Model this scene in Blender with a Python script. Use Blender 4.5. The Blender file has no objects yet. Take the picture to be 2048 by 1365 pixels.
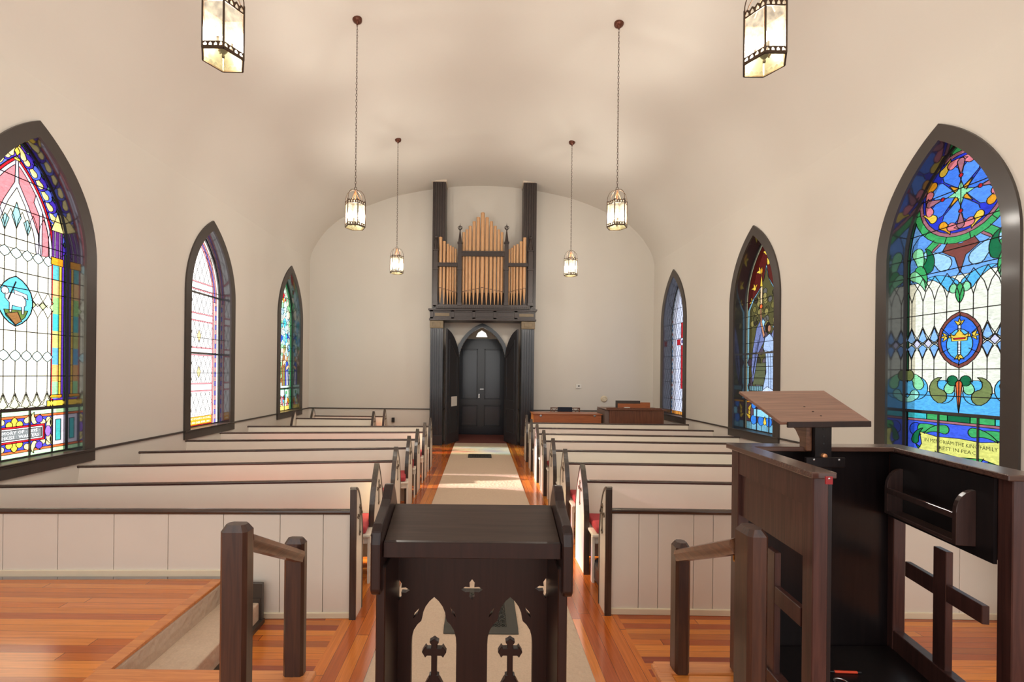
import bpy, bmesh, math, random
from mathutils import Vector, Matrix
from mathutils.geometry import delaunay_2d_cdt
random.seed(7)
PI = math.pi
C = bpy.context.scene.collection
F = 910.0; CX = 962.0; CY = 750.0; CAMZ = 1.72; TH = 0.0105

# ---------------------------------------------------------------- measuring
def at(px, py, Y):
    """a pixel of the photo, at depth Y -> world point"""
    dx, up = px-CX, CY-py
    return Vector(((dx-TH*up)*Y/F, Y, CAMZ+(up+TH*dx)*Y/F))
def on(px, py, Z):
    """a pixel of the photo, on the horizontal plane Z -> world point"""
    dx, up = px-CX, CY-py
    u = up+TH*dx; Y = F*(Z-CAMZ)/u
    return Vector(((dx-TH*up)*Y/F, Y, Z))

# ---------------------------------------------------------------- materials
def srgb(r, g, b):
    f = lambda c: (c/255/12.92) if c/255 <= 0.04045 else ((c/255+0.055)/1.055)**2.4
    return (f(r), f(g), f(b), 1)
def new_mat(name):
    m = bpy.data.materials.new(name); m.use_nodes = True
    nt = m.node_tree; b = nt.nodes['Principled BSDF']
    return m, nt, b
def N(nt, t, **kw):
    n = nt.nodes.new(t)
    for k, v in kw.items(): setattr(n, k, v)
    return n
def simple(name, col, rough=0.5, metal=0.0, var=0.0, vscale=3.0, bump=0.0, bscale=60.0, coat=0.0, spec=0.5):
    m, nt, b = new_mat(name)
    b.inputs['Roughness'].default_value = rough; b.inputs['Metallic'].default_value = metal
    b.inputs['Coat Weight'].default_value = coat; b.inputs['Coat Roughness'].default_value = 0.12
    b.inputs['Specular IOR Level'].default_value = spec
    tc = N(nt, 'ShaderNodeTexCoord')
    if var > 0:
        nz = N(nt, 'ShaderNodeTexNoise'); nz.inputs['Scale'].default_value = vscale; nz.inputs['Detail'].default_value = 4
        nt.links.new(tc.outputs['Object'], nz.inputs['Vector'])
        mx = N(nt, 'ShaderNodeMix', data_type='RGBA')
        mx.inputs[6].default_value = tuple(c*(1-var) for c in col[:3])+(1,)
        mx.inputs[7].default_value = tuple(min(1, c*(1+var)) for c in col[:3])+(1,)
        nt.links.new(nz.outputs['Fac'], mx.inputs[0]); nt.links.new(mx.outputs[2], b.inputs['Base Color'])
    else: b.inputs['Base Color'].default_value = col
    if bump > 0:
        n2 = N(nt, 'ShaderNodeTexNoise'); n2.inputs['Scale'].default_value = bscale; n2.inputs['Detail'].default_value = 3
        nt.links.new(tc.outputs['Object'], n2.inputs['Vector'])
        bp = N(nt, 'ShaderNodeBump'); bp.inputs['Strength'].default_value = bump; bp.inputs['Distance'].default_value = 0.01
        nt.links.new(n2.outputs['Fac'], bp.inputs['Height']); nt.links.new(bp.outputs['Normal'], b.inputs['Normal'])
    return m
def wood(name, dark, light, axis='Z', rough=0.35, coat=0.3, scale=1.0, spec=0.5):
    m, nt, b = new_mat(name)
    tc = N(nt, 'ShaderNodeTexCoord'); mp = N(nt, 'ShaderNodeMapping')
    s = {'X': (1.2, 22, 22), 'Y': (22, 1.2, 22), 'Z': (22, 22, 1.2)}[axis]
    mp.inputs['Scale'].default_value = tuple(v*scale for v in s)
    nt.links.new(tc.outputs['Object'], mp.inputs['Vector'])
    nz = N(nt, 'ShaderNodeTexNoise'); nz.inputs['Scale'].default_value = 2.2; nz.inputs['Detail'].default_value = 6; nz.inputs['Distortion'].default_value = 1.2
    nt.links.new(mp.outputs['Vector'], nz.inputs['Vector'])
    rp = N(nt, 'ShaderNodeValToRGB'); rp.color_ramp.elements[0].position = 0.3; rp.color_ramp.elements[1].position = 0.7
    rp.color_ramp.elements[0].color = dark; rp.color_ramp.elements[1].color = light
    nt.links.new(nz.outputs['Fac'], rp.inputs['Fac']); nt.links.new(rp.outputs['Color'], b.inputs['Base Color'])
    b.inputs['Roughness'].default_value = rough; b.inputs['Coat Weight'].default_value = coat; b.inputs['Coat Roughness'].default_value = 0.15
    b.inputs['Specular IOR Level'].default_value = spec
    return m
def planks(name, along, w, cols, rough=0.22, length=2.6, coat=0.4):
    m, nt, b = new_mat(name); L = nt.links.new
    tc = N(nt, 'ShaderNodeTexCoord'); sp = N(nt, 'ShaderNodeSeparateXYZ'); L(tc.outputs['Object'], sp.inputs['Vector'])
    a, c = ('X', 'Y') if along == 'X' else ('Y', 'X')
    def M(op, x, y=None):
        n = N(nt, 'ShaderNodeMath', operation=op)
        for i, v in enumerate((x, y)):
            if v is None: continue
            if isinstance(v, (int, float)): n.inputs[i].default_value = v
            else: L(v, n.inputs[i])
        return n.outputs[0]
    r = M('DIVIDE', sp.outputs[c], w); row = M('FLOOR', r); fr = M('FRACT', r)
    wn = N(nt, 'ShaderNodeTexWhiteNoise', noise_dimensions='1D'); L(row, wn.inputs['W'])
    off = M('MULTIPLY', wn.outputs['Value'], 7.3)
    ln = M('ADD', M('DIVIDE', sp.outputs[a], length), off); seg = M('FLOOR', ln); sf = M('FRACT', ln)
    cb = N(nt, 'ShaderNodeCombineXYZ'); L(row, cb.inputs[0]); L(seg, cb.inputs[1])
    w2 = N(nt, 'ShaderNodeTexWhiteNoise', noise_dimensions='2D'); L(cb.outputs[0], w2.inputs['Vector'])
    rp = N(nt, 'ShaderNodeValToRGB'); cr = rp.color_ramp; cr.interpolation = 'LINEAR'
    for i, cc in enumerate(cols):
        p = i/(len(cols)-1)
        e = cr.elements[0] if i == 0 else (cr.elements[1] if i == 1 else cr.elements.new(p))
        e.position = p; e.color = cc
    L(w2.outputs['Value'], rp.inputs['Fac'])
    mp = N(nt, 'ShaderNodeMapping'); mp.inputs['Scale'].default_value = (1.5, 38, 1) if along == 'X' else (38, 1.5, 1)
    L(tc.outputs['Object'], mp.inputs['Vector'])
    nz = N(nt, 'ShaderNodeTexNoise'); nz.inputs['Scale'].default_value = 2; nz.inputs['Detail'].default_value = 5; nz.inputs['Distortion'].default_value = 1.0
    L(mp.outputs['Vector'], nz.inputs['Vector'])
    hs = N(nt, 'ShaderNodeHueSaturation'); L(rp.outputs['Color'], hs.inputs['Color'])
    L(M('ADD', M('MULTIPLY', nz.outputs['Fac'], 0.7), 0.65), hs.inputs['Value'])
    gap = M('MAXIMUM', M('LESS_THAN', fr, 0.025), M('LESS_THAN', sf, 0.0012))
    mx = N(nt, 'ShaderNodeMix', data_type='RGBA'); L(gap, mx.inputs[0]); L(hs.outputs['Color'], mx.inputs[6]); mx.inputs[7].default_value = (0.09, 0.025, 0.008, 1)
    L(mx.outputs[2], b.inputs['Base Color'])
    b.inputs['Roughness'].default_value = rough; b.inputs['Coat Weight'].default_value = coat; b.inputs['Coat Roughness'].default_value = 0.12
    return m

WALL = simple('cream_plaster', srgb(219, 213, 202), 0.75, var=0.03, vscale=1.3, bump=0.05, bscale=30)
CEIL = WALL
WAINS = simple('cream_paint', srgb(226, 218, 206), 0.5, var=0.03, vscale=4, bump=0.04, bscale=20)
PEWW = simple('pew_paint', srgb(232, 222, 206), 0.42, var=0.03, vscale=5, coat=0.15)
BASEB = simple('baseboard_paint', srgb(226, 214, 188), 0.45, var=0.05, vscale=9)
TRIMD = simple('dark_brown_trim', srgb(62, 54, 49), 0.4, var=0.15, vscale=6, coat=0.1)
JAMB = simple('glossy_dark_reveal', srgb(52, 50, 52), 0.12, var=0.1, vscale=2, coat=1.0)
ORGB = simple('organ_case_black', srgb(60, 50, 46), 0.42, var=0.2, vscale=9)
ORGG = simple('tarnished_gilding', srgb(122, 104, 74), 0.45, var=0.35, vscale=12)
DOORB = simple('blue_black_door', srgb(26, 29, 40), 0.3, var=0.12, vscale=5, coat=0.3)
DOORL = simple('grey_black_leaf', srgb(52, 52, 56), 0.35, var=0.12, vscale=5, coat=0.2)
PEWD = wood('pew_dark_trim', srgb(44, 34, 30), srgb(70, 56, 48), 'Z', 0.35, 0.3)
PEWR = wood('pew_rail_wood', srgb(50, 36, 31), srgb(80, 60, 50), 'X', 0.25, 0.5)
LECT = wood('lectern_walnut', srgb(29, 15, 13), srgb(43, 23, 19), 'Z', 0.38, 0.12, spec=0.35)
LECTT = wood('lectern_top_walnut', srgb(46, 33, 28), srgb(62, 46, 39), 'X', 0.38, 0.15, spec=0.4)
PULP = wood('pulpit_mahogany', srgb(54, 31, 28), srgb(80, 49, 43), 'Z', 0.35, 0.15, spec=0.4)
PULPX = wood('pulpit_ledge_mahogany', srgb(66, 44, 38), srgb(92, 66, 56), 'X', 0.25, 0.5)
PULD = wood('pulpit_dark_wood', srgb(17, 14, 16), srgb(28, 21, 22), 'Z', 0.35, 0.12, spec=0.35)  # near-black wood colour for the back panel, plinth, liners and pole
PULT = wood('pulpit_trough_stain', srgb(44, 30, 28), srgb(66, 46, 42), 'Z', 0.3, 0.3)
BOARD = wood('reading_board_wood', srgb(112, 78, 64), srgb(142, 104, 86), 'X', 0.4, 0.2)
NEWEL = wood('newel_fir', srgb(44, 24, 18), srgb(76, 45, 31), 'Z', 0.35, 0.3)
RAILW = wood('handrail_fir', srgb(80, 50, 34), srgb(122, 82, 58), 'Y', 0.3, 0.4)
CHEST = wood('chest_oak', srgb(150, 82, 44), srgb(180, 104, 58), 'X', 0.4, 0.2)
CONS = wood('console_walnut', srgb(92, 54, 38), srgb(124, 76, 52), 'Z', 0.35, 0.3)
OR1, OR2, OR3, OR4 = srgb(172, 84, 36), srgb(206, 114, 42), srgb(222, 136, 56), srgb(140, 62, 36)
FLX = planks('floor_boards_across', 'X', 0.062, [OR4, OR1, OR2, OR3, OR2, OR1, OR4, OR3])
FLY = planks('floor_boards_along', 'Y', 0.08, [OR1, OR2, OR3, OR2, OR1, OR2, OR4])
FLP = planks('platform_boards', 'X', 0.062, [OR1, OR2, OR3, srgb(214, 128, 66), OR2, OR1, OR3], rough=0.2)
NOSE = wood('nosing_wood', srgb(188, 108, 56), srgb(222, 146, 84), 'X', 0.3, 0.3)
def carpet_mat(name, col, scale):
    m, nt, b = new_mat(name); L = nt.links.new
    tc = N(nt, 'ShaderNodeTexCoord'); v = N(nt, 'ShaderNodeTexVoronoi', feature='SMOOTH_F1'); v.inputs['Scale'].default_value = scale
    L(tc.outputs['Object'], v.inputs['Vector'])
    nz = N(nt, 'ShaderNodeTexNoise'); nz.inputs['Scale'].default_value = 90; L(tc.outputs['Object'], nz.inputs['Vector'])
    mx = N(nt, 'ShaderNodeMix', data_type='RGBA'); L(nz.outputs['Fac'], mx.inputs[0])
    mx.inputs[6].default_value = tuple(c*0.85 for c in col[:3])+(1,); mx.inputs[7].default_value = tuple(min(1, c*1.12) for c in col[:3])+(1,)
    L(mx.outputs[2], b.inputs['Base Color']); b.inputs['Roughness'].default_value = 0.95
    bp = N(nt, 'ShaderNodeBump'); bp.inputs['Strength'].default_value = 0.7; bp.inputs['Distance'].default_value = 0.012
    L(v.outputs['Distance'], bp.inputs['Height']); L(bp.outputs['Normal'], b.inputs['Normal'])
    return m
CARP = carpet_mat('beige_carpet', srgb(206, 182, 160), 28)
REDC = carpet_mat('maroon_carpet', srgb(120, 62, 54), 40)
REDV = simple('red_velvet', srgb(178, 58, 66), 0.7, var=0.12, vscale=18, bump=0.1, bscale=120)
IRON = simple('cast_iron', srgb(70, 68, 62), 0.5, 0.3, var=0.1)
PIPE = simple('gilt_pipe_paint', srgb(208, 160, 112), 0.4, var=0.06, vscale=9, spec=0.5)
PIPED = simple('pipe_mouth_dark', srgb(90, 56, 34), 0.5)
BRASS = simple('aged_bronze', srgb(78, 62, 48), 0.35, 0.7, var=0.15, vscale=20)
CHAIN = simple('bronze_chain', srgb(92, 74, 62), 0.4, 0.6)
COPPER = simple('copper_canopy', srgb(104, 64, 50), 0.35, 0.7)
COPP2 = simple('copper_rod', srgb(214, 150, 104), 0.3, 0.6)
WHITE = simple('white_plastic', srgb(232, 230, 222), 0.4)
PAPER = simple('white_paper', srgb(226, 222, 214), 0.8)
IVORY = simple('ivory_plastic', srgb(220, 206, 178), 0.45)
BLACK = simple('black_plastic', srgb(30, 30, 32), 0.4)
NAVY = simple('dark_cloth', srgb(34, 38, 52), 0.9, var=0.3, vscale=40)
BAGM = simple('black_leather', srgb(34, 34, 36), 0.35, var=0.1, bump=0.2, bscale=80)
ORNG = simple('orange_plastic', srgb(226, 74, 42), 0.35)
REDP = simple('red_plastic', srgb(150, 26, 34), 0.35)
STEEL = simple('polished_steel', srgb(190, 190, 190), 0.25, 0.9)
MARB = simple('white_marble', srgb(206, 196, 182), 0.45, var=0.05, vscale=6)
MARBD = simple('marble_carving', srgb(164, 154, 142), 0.5)
CROSSM = simple('cross_gilding', srgb(112, 96, 78), 0.45, 0.2)
CREAMT = simple('cream_trim', srgb(222, 208, 188), 0.5)
LEAD = simple('lead_came', srgb(26, 26, 26), 0.5, 0.2)

def glass_mat(name, gain=1.0):
    """coloured opalescent glass: daylight comes through, tinted; a glossy skin"""
    m = bpy.data.materials.new(name); m.use_nodes = True; nt = m.node_tree; nt.nodes.clear(); L = nt.links.new
    out = N(nt, 'ShaderNodeOutputMaterial')
    at_ = N(nt, 'ShaderNodeAttribute'); at_.attribute_name = 'Col'
    tc = N(nt, 'ShaderNodeTexCoord'); mp = N(nt, 'ShaderNodeMapping'); mp.inputs['Scale'].default_value = (14, 9, 22); mp.inputs['Rotation'].default_value = (0.7, 0, 0)
    L(tc.outputs['Object'], mp.inputs['Vector'])
    nz = N(nt, 'ShaderNodeTexNoise'); nz.inputs['Scale'].default_value = 1.6; nz.inputs['Detail'].default_value = 5; nz.inputs['Distortion'].default_value = 1.5
    L(mp.outputs['Vector'], nz.inputs['Vector'])
    mr = N(nt, 'ShaderNodeMapRange'); mr.inputs[1].default_value = 0.25; mr.inputs[2].default_value = 0.75; mr.inputs[3].default_value = 0.72*gain; mr.inputs[4].default_value = 1.2*gain
    L(nz.outputs['Fac'], mr.inputs[0])
    hs = N(nt, 'ShaderNodeHueSaturation'); L(at_.outputs['Color'], hs.inputs['Color']); L(mr.outputs[0], hs.inputs['Value'])
    tr = N(nt, 'ShaderNodeBsdfTransparent'); L(hs.outputs['Color'], tr.inputs['Color'])
    tl = N(nt, 'ShaderNodeBsdfTranslucent'); L(hs.outputs['Color'], tl.inputs['Color'])
    m1 = N(nt, 'ShaderNodeMixShader'); m1.inputs[0].default_value = 0.12; L(tr.outputs[0], m1.inputs[1]); L(tl.outputs[0], m1.inputs[2])
    gl = N(nt, 'ShaderNodeBsdfGlossy'); gl.inputs['Roughness'].default_value = 0.12
    fr = N(nt, 'ShaderNodeFresnel'); fr.inputs['IOR'].default_value = 1.45
    ml = N(nt, 'ShaderNodeMath', operation='MULTIPLY'); ml.inputs[1].default_value = 0.35; L(fr.outputs[0], ml.inputs[0])
    m2 = N(nt, 'ShaderNodeMixShader'); L(ml.outputs[0], m2.inputs[0]); L(m1.outputs[0], m2.inputs[1]); L(gl.outputs[0], m2.inputs[2])
    L(m2.outputs[0], out.inputs['Surface'])
    return m
GLASS = glass_mat('opalescent_glass')
def lantern_glass():
    m, nt, b = new_mat('seeded_lantern_glass'); L = nt.links.new
    out = nt.nodes['Material Output']
    b.inputs['Base Color'].default_value = srgb(60, 56, 46); b.inputs['Roughness'].default_value = 0.3
    b.inputs['Emission Color'].default_value = srgb(255, 236, 196); b.inputs['Emission Strength'].default_value = 1.15
    tc = N(nt, 'ShaderNodeTexCoord'); nz = N(nt, 'ShaderNodeTexNoise'); nz.inputs['Scale'].default_value = 22; nz.inputs['Detail'].default_value = 2
    L(tc.outputs['Object'], nz.inputs['Vector'])
    mr = N(nt, 'ShaderNodeMapRange'); mr.inputs[1].default_value = 0.3; mr.inputs[2].default_value = 0.7; mr.inputs[3].default_value = 0.35; mr.inputs[4].default_value = 1.6; L(nz.outputs['Fac'], mr.inputs[0])
    ml = N(nt, 'ShaderNodeMath', operation='MULTIPLY'); ml.inputs[1].default_value = 1.0; L(mr.outputs[0], ml.inputs[0]); L(ml.outputs[0], b.inputs['Emission Strength'])
    tr = N(nt, 'ShaderNodeBsdfTransparent'); mx = N(nt, 'ShaderNodeMixShader'); mx.inputs[0].default_value = 0.6
    L(b.outputs[0], mx.inputs[1]); L(tr.outputs[0], mx.inputs[2]); L(mx.outputs[0], out.inputs['Surface'])
    return m
LGLASS = lantern_glass()
LGLASS2 = bpy.data.materials.new('pale_green_glass'); LGLASS2.use_nodes = True
_n = LGLASS2.node_tree; _p = _n.nodes['Principled BSDF']; _p.inputs['Base Color'].default_value = (0.02, 0.019, 0.01, 1); _p.inputs['Roughness'].default_value = 0.15
_t = _n.nodes.new('ShaderNodeBsdfTranslucent'); _t.inputs[0].default_value = (0.012, 0.011, 0.006, 1); _r = _n.nodes.new('ShaderNodeBsdfTransparent'); _r.inputs[0].default_value = srgb(240, 238, 206)
_m = _n.nodes.new('ShaderNodeMixShader'); _m.inputs[0].default_value = 0.25; _n.links.new(_r.outputs[0], _m.inputs[1]); _n.links.new(_t.outputs[0], _m.inputs[2])
_m2 = _n.nodes.new('ShaderNodeMixShader'); _m2.inputs[0].default_value = 0.25; _n.links.new(_m.outputs[0], _m2.inputs[1]); _n.links.new(_p.outputs[0], _m2.inputs[2])
_n.links.new(_m2.outputs[0], _n.nodes['Material Output'].inputs['Surface'])
BULB = simple('candle_bulb', (1, 0.85, 0.6, 1)); 
_b = BULB.node_tree.nodes['Principled BSDF']; _b.inputs['Emission Color'].default_value = (1, 0.8, 0.5, 1); _b.inputs['Emission Strength'].default_value = 60
CLEAR, _nt, _b = new_mat('clear_lens'); _b.inputs['Transmission Weight'].default_value = 1; _b.inputs['Roughness'].default_value = 0.02

# ---------------------------------------------------------------- mesh tools
def add_box(bm, x0, x1, y0, y1, z0, z1, M=None):
    v = [Vector((x, y, z)) for z in (z0, z1) for y in (y0, y1) for x in (x0, x1)]
    if M is not None: v = [M @ p for p in v]
    v = [bm.verts.new(p) for p in v]
    for f in ((0, 2, 3, 1), (4, 5, 7, 6), (0, 1, 5, 4), (2, 6, 7, 3), (0, 4, 6, 2), (1, 3, 7, 5)):
        bm.faces.new([v[i] for i in f])
def add_bar(bm, p, q, w, h, up=Vector((0, 0, 1))):
    p, q = Vector(p), Vector(q); d = (q-p).normalized(); s = d.cross(up).normalized(); u = s.cross(d)
    vs = []
    for o in (p, q):
        for a, b in ((-1, -1), (1, -1), (1, 1), (-1, 1)): vs.append(bm.verts.new(o+s*a*w/2+u*b*h/2))
    for f in ((3, 2, 1, 0), (4, 5, 6, 7), (0, 1, 5, 4), (1, 2, 6, 5), (2, 3, 7, 6), (3, 0, 4, 7)): bm.faces.new([vs[i] for i in f])
def add_tube(bm, pts, r, n=8, closed=False, caps=True):
    pts = [Vector(p) for p in pts]; k = len(pts); rings = []
    rr = r if isinstance(r, (list, tuple)) else [r]*k
    prev = None
    for i, p in enumerate(pts):
        if closed: d = pts[(i+1) % k]-pts[i-1]
        else: d = pts[min(i+1, k-1)]-pts[max(i-1, 0)]
        d.normalize()
        if prev is None:
            a = Vector((0, 0, 1)) if abs(d.z) < 0.9 else Vector((1, 0, 0)); s = d.cross(a).normalized()
        else: s = (prev-d*prev.dot(d)).normalized()
        prev = s; u = d.cross(s)
        rings.append([bm.verts.new(p+(s*math.cos(2*PI*j/n)+u*math.sin(2*PI*j/n))*rr[i]) for j in range(n)])
    m = k if closed else k-1
    for i in range(m):
        a, b = rings[i], rings[(i+1) % k]
        for j in range(n): bm.faces.new((a[j], a[(j+1) % n], b[(j+1) % n], b[j]))
    if not closed and caps:
        bm.faces.new(list(reversed(rings[0]))); bm.faces.new(rings[-1])
def add_lathe(bm, prof, c=(0, 0, 0), n=20, axis='Z', rot=0):
    c = Vector(c); rings = []
    for r, h in prof:
        ring = []
        for j in range(n):
            a = 2*PI*j/n+rot; x, y = r*math.cos(a), r*math.sin(a)
            p = Vector((x, y, h)) if axis == 'Z' else (Vector((x, h, y)) if axis == 'Y' else Vector((h, x, y)))
            ring.append(bm.verts.new(c+p))
        rings.append(ring)
    for i in range(len(rings)-1):
        a, b = rings[i], rings[i+1]
        for j in range(n): bm.faces.new((a[j], a[(j+1) % n], b[(j+1) % n], b[j]))
    if prof[0][0] > 1e-5: bm.faces.new(list(reversed(rings[0])))
    if prof[-1][0] > 1e-5: bm.faces.new(rings[-1])
def add_plate(bm, outer, holes, t0, t1, frame):
    """polygon with holes in a plane, given thickness. frame(u, v, t) -> Vector"""
    vs = []; es = []; loops = []
    for lp in [outer]+list(holes):
        b = len(vs); vs += [Vector((p[0], p[1])) for p in lp]; k = len(lp)
        es += [(b+i, b+(i+1) % k) for i in range(k)]; loops.append(lp)
    ov, oe, of, _, _, _ = delaunay_2d_cdt(vs, es, [], 1 if not holes else 0, 1e-6)
    def inside(p, lp):
        c = False; n = len(lp); j = n-1
        for i in range(n):
            if (lp[i][1] > p[1]) != (lp[j][1] > p[1]) and p[0] < (lp[j][0]-lp[i][0])*(p[1]-lp[i][1])/(lp[j][1]-lp[i][1])+lp[i][0]: c = not c
            j = i
        return c
    A = [bm.verts.new(frame(v.x, v.y, t0)) for v in ov]; B = [bm.verts.new(frame(v.x, v.y, t1)) for v in ov]
    for f in of:
        m = sum((ov[i] for i in f), Vector((0, 0)))/len(f)
        if not inside(m, outer) or any(inside(m, h) for h in holes): continue
        bm.faces.new([A[i] for i in f]); bm.faces.new([B[i] for i in reversed(f)])
    for lp in loops:
        k = len(lp); a = [bm.verts.new(frame(p[0], p[1], t0)) for p in lp]; b = [bm.verts.new(frame(p[0], p[1], t1)) for p in lp]
        for i in range(k): bm.faces.new((a[i], a[(i+1) % k], b[(i+1) % k], b[i]))
def finish(name, bm, m, parent=None, smooth=False, bevel=0.0, bseg=1):
    bmesh.ops.remove_doubles(bm, verts=bm.verts, dist=1e-5)
    for v in [v for v in bm.verts if not v.link_faces]: bm.verts.remove(v)
    bmesh.ops.recalc_face_normals(bm, faces=bm.faces)
    me = bpy.data.meshes.new(name); bm.to_mesh(me); bm.free()
    me.materials.append(m)
    o = bpy.data.objects.new(name, me); C.objects.link(o)
    if smooth:
        for p in me.polygons: p.use_smooth = True
        try: me.set_sharp_from_angle(angle=math.radians(40))
        except Exception: pass
    if bevel > 0:
        md = o.modifiers.new('edge', 'BEVEL'); md.width = bevel; md.segments = bseg; md.limit_method = 'ANGLE'
    if parent is not None:
        o.parent = parent; o.matrix_parent_inverse = Matrix.Translation(-Vector(parent.location))
    return o
def empty(name, loc, label=None, cat=None, group=None, kind=None):
    o = bpy.data.objects.new(name, None); C.objects.link(o); o.location = loc; o.empty_display_size = 0.1
    tag(o, label, cat, group, kind); return o
def tag(o, label=None, cat=None, group=None, kind=None):
    if label: o['label'] = label
    if cat: o['category'] = cat
    if group: o['group'] = group
    if kind: o['kind'] = kind
    return o
def copy_thing(root, loc, label, group=None):
    r = root.copy(); C.objects.link(r); r.location = loc; r['label'] = label
    if group: r['group'] = group
    def rec(src, dst):
        for ch in list(src.children):
            c = ch.copy(); C.objects.link(c); c.parent = dst; rec(ch, c)
    rec(root, r); return r
XY = lambda u, v, t: Vector((u, v, t))
XZ = lambda u, v, t: Vector((u, t, v))
YZ = lambda u, v, t: Vector((t, u, v))
def B(): return bmesh.new()

# ---------------------------------------------------------------- camera
cam = bpy.data.cameras.new('camera'); co = bpy.data.objects.new('camera', cam); C.objects.link(co)
co.matrix_world = Matrix.Translation((0, 0, CAMZ)) @ Matrix.Rotation(PI/2, 4, 'X') @ Matrix.Rotation(TH, 4, 'Z')
cam.sensor_width = 36; cam.lens = F/2048*36; cam.shift_x = 62/2048; cam.shift_y = 67.5/2048; cam.clip_start = 0.05
bpy.context.scene.camera = co

# ---------------------------------------------------------------- room shell
W = 4.35; YB = 11.5; YR = -2.6; ZS = 4.56
WL = {1: 4.44, 2: 7.33, 3: 10.36}; WR = {1: 4.33, 2: 7.28, 3: 10.31}
ZSILL = 0.84; ZSPR = 2.93
def arch(hw, R, c, z0, zs, n=14, mid=0.0):
    """pointed arch outline (ccw) around u=mid, hw half width"""
    pts = [(mid-hw, z0), (mid+hw, z0)]
    a1 = math.acos(c/R)
    for i in range(n+1):
        a = a1*i/n; pts.append((mid-c+R*math.cos(a), zs+R*math.sin(a)))
    for i in range(n-1, -1, -1):
        a = a1*i/n; pts.append((mid+c-R*math.cos(a), zs+R*math.sin(a)))
    return pts
RI, CI, HI = 1.335, 0.79, 0.545
for side, sx, ws in (('left', -1, WL), ('right', 1, WR)):
    bm = B(); holes = [arch(HI, RI, CI, ZSILL, ZSPR, mid=c) for c in ws.values()]
    add_plate(bm, [(YR, 0), (YB+0.25, 0), (YB+0.25, ZS), (YR, ZS)], holes, sx*W, sx*(W+0.3), YZ)
    tag(finish('wall_'+side, bm, WALL), 'cream plaster side wall with three pointed windows, %s of the aisle' % side, 'wall', kind='structure')
    bm = B()
    cs = sorted(ws.values()); edges = [YR]+[e for c in cs for e in (c-0.69, c+0.69)]+[YB]
    for i in range(0, len(edges), 2): add_box(bm, *sorted((sx*W, sx*(W-0.022))), edges[i], edges[i+1], ZSILL-0.015, ZSILL+0.01)
    tag(finish('trim_1' if sx < 0 else 'trim_2', bm, TRIMD), 'thin dark chair rail along the %s wall' % side, 'trim', kind='structure')
    bm = B(); add_box(bm, *sorted((sx*W, sx*(W-0.02))), YR, YB, 0, 0.12)
    tag(finish('baseboard_'+side, bm, BASEB), 'cream baseboard along the %s wall' % side, 'baseboard', kind='structure')
prof = [(0, 4.777), (50, 4.755), (106, 4.663), (139, 4.59), (171, 4.50), (198, 4.39), (233, 4.22), (275, 3.97), (295, 3.80), (315, 3.56), (329, 3.32), (339, 3.09), (344.2, 2.84)]
prof = [(p[0]*YB/F, p[1]+CAMZ) for p in prof]
def catmull(pts, k=4):
    out = []
    for i in range(len(pts)-1):
        p0 = Vector(pts[max(i-1, 0)]) if i else Vector((-pts[1][0], pts[1][1])); p1, p2 = Vector(pts[i]), Vector(pts[i+1]); p3 = Vector(pts[i+2]) if i+2 < len(pts) else Vector((pts[-1][0], pts[-1][1]-0.3))
        for j in range(k):
            t = j/k; out.append(tuple(0.5*((2*p1)+(-p0+p2)*t+(2*p0-5*p1+4*p2-p3)*t*t+(-p0+3*p1-3*p2+p3)*t**3)))
    out.append(tuple(pts[-1])); return out
prof[-1] = (W, ZS)
half = [(min(x, W), z) for x, z in catmull(prof, 8)]
full = [(-x, z) for x, z in reversed(half[1:])]+half
def vault_z(x):
    x = abs(x)
    for a, b in zip(half, half[1:]):
        if a[0] <= x <= b[0]: return a[1]+(b[1]-a[1])*(x-a[0])/(b[0]-a[0]+1e-9)
    return ZS
bm = B()
rows = [[bm.verts.new((x, y, z)) for x, z in full] for y in (YR, 2, 6, 9, YB+0.25)]
for a, b in zip(rows, rows[1:]):
    for i in range(len(a)-1): bm.faces.new((a[i], a[i+1], b[i+1], b[i]))
bmesh.ops.recalc_face_normals(bm, faces=bm.faces)
ceil = tag(finish('ceiling', bm, CEIL, smooth=True), 'cream barrel vault over the whole nave', 'ceiling', kind='structure')
# back wall with the portal opening
bm = B(); outer = [(-W, 0), (-0.95, 0), (-0.95, 3.08), (0.99, 3.08), (0.99, 0), (W, 0)]+[(x, z) for x, z in reversed(full)]
add_plate(bm, outer, [], YB, YB+0.2, XZ)
tag(finish('wall_back', bm, WALL), 'cream end wall with the organ and doorway', 'wall', kind='structure')
bm = B()
add_box(bm, -W, -1.26, YB-0.022, YB, ZSILL-0.015, ZSILL+0.01); add_box(bm, 1.3, W, YB-0.022, YB, ZSILL-0.015, ZSILL+0.01)
tag(finish('trim_3', bm, TRIMD), 'thin dark chair rail along the end wall', 'trim', kind='structure')
bm = B(); add_box(bm, -W, -1.26, YB-0.02, YB, 0, 0.12); add_box(bm, 1.3, W, YB-0.02, YB, 0, 0.12)
tag(finish('baseboard_back', bm, BASEB), 'cream baseboard along the end wall', 'baseboard', kind='structure')
# floors
ACL, ACR = -0.95, 1.0
bm = B(); add_box(bm, -W-0.3, ACL, YR, 13.4, -0.05, 0); add_box(bm, ACR, W+0.3, YR, 13.4, -0.05, 0)
tag(finish('floor', bm, FLX), 'varnished orange floor boards laid across under the pews', 'floor', kind='structure')
bm = B(); add_box(bm, ACL, ACR, YR, 13.4, -0.05, 0)
tag(finish('floor.001', bm, FLY), 'varnished orange floor boards running along the aisle', 'floor', kind='structure')
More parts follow.
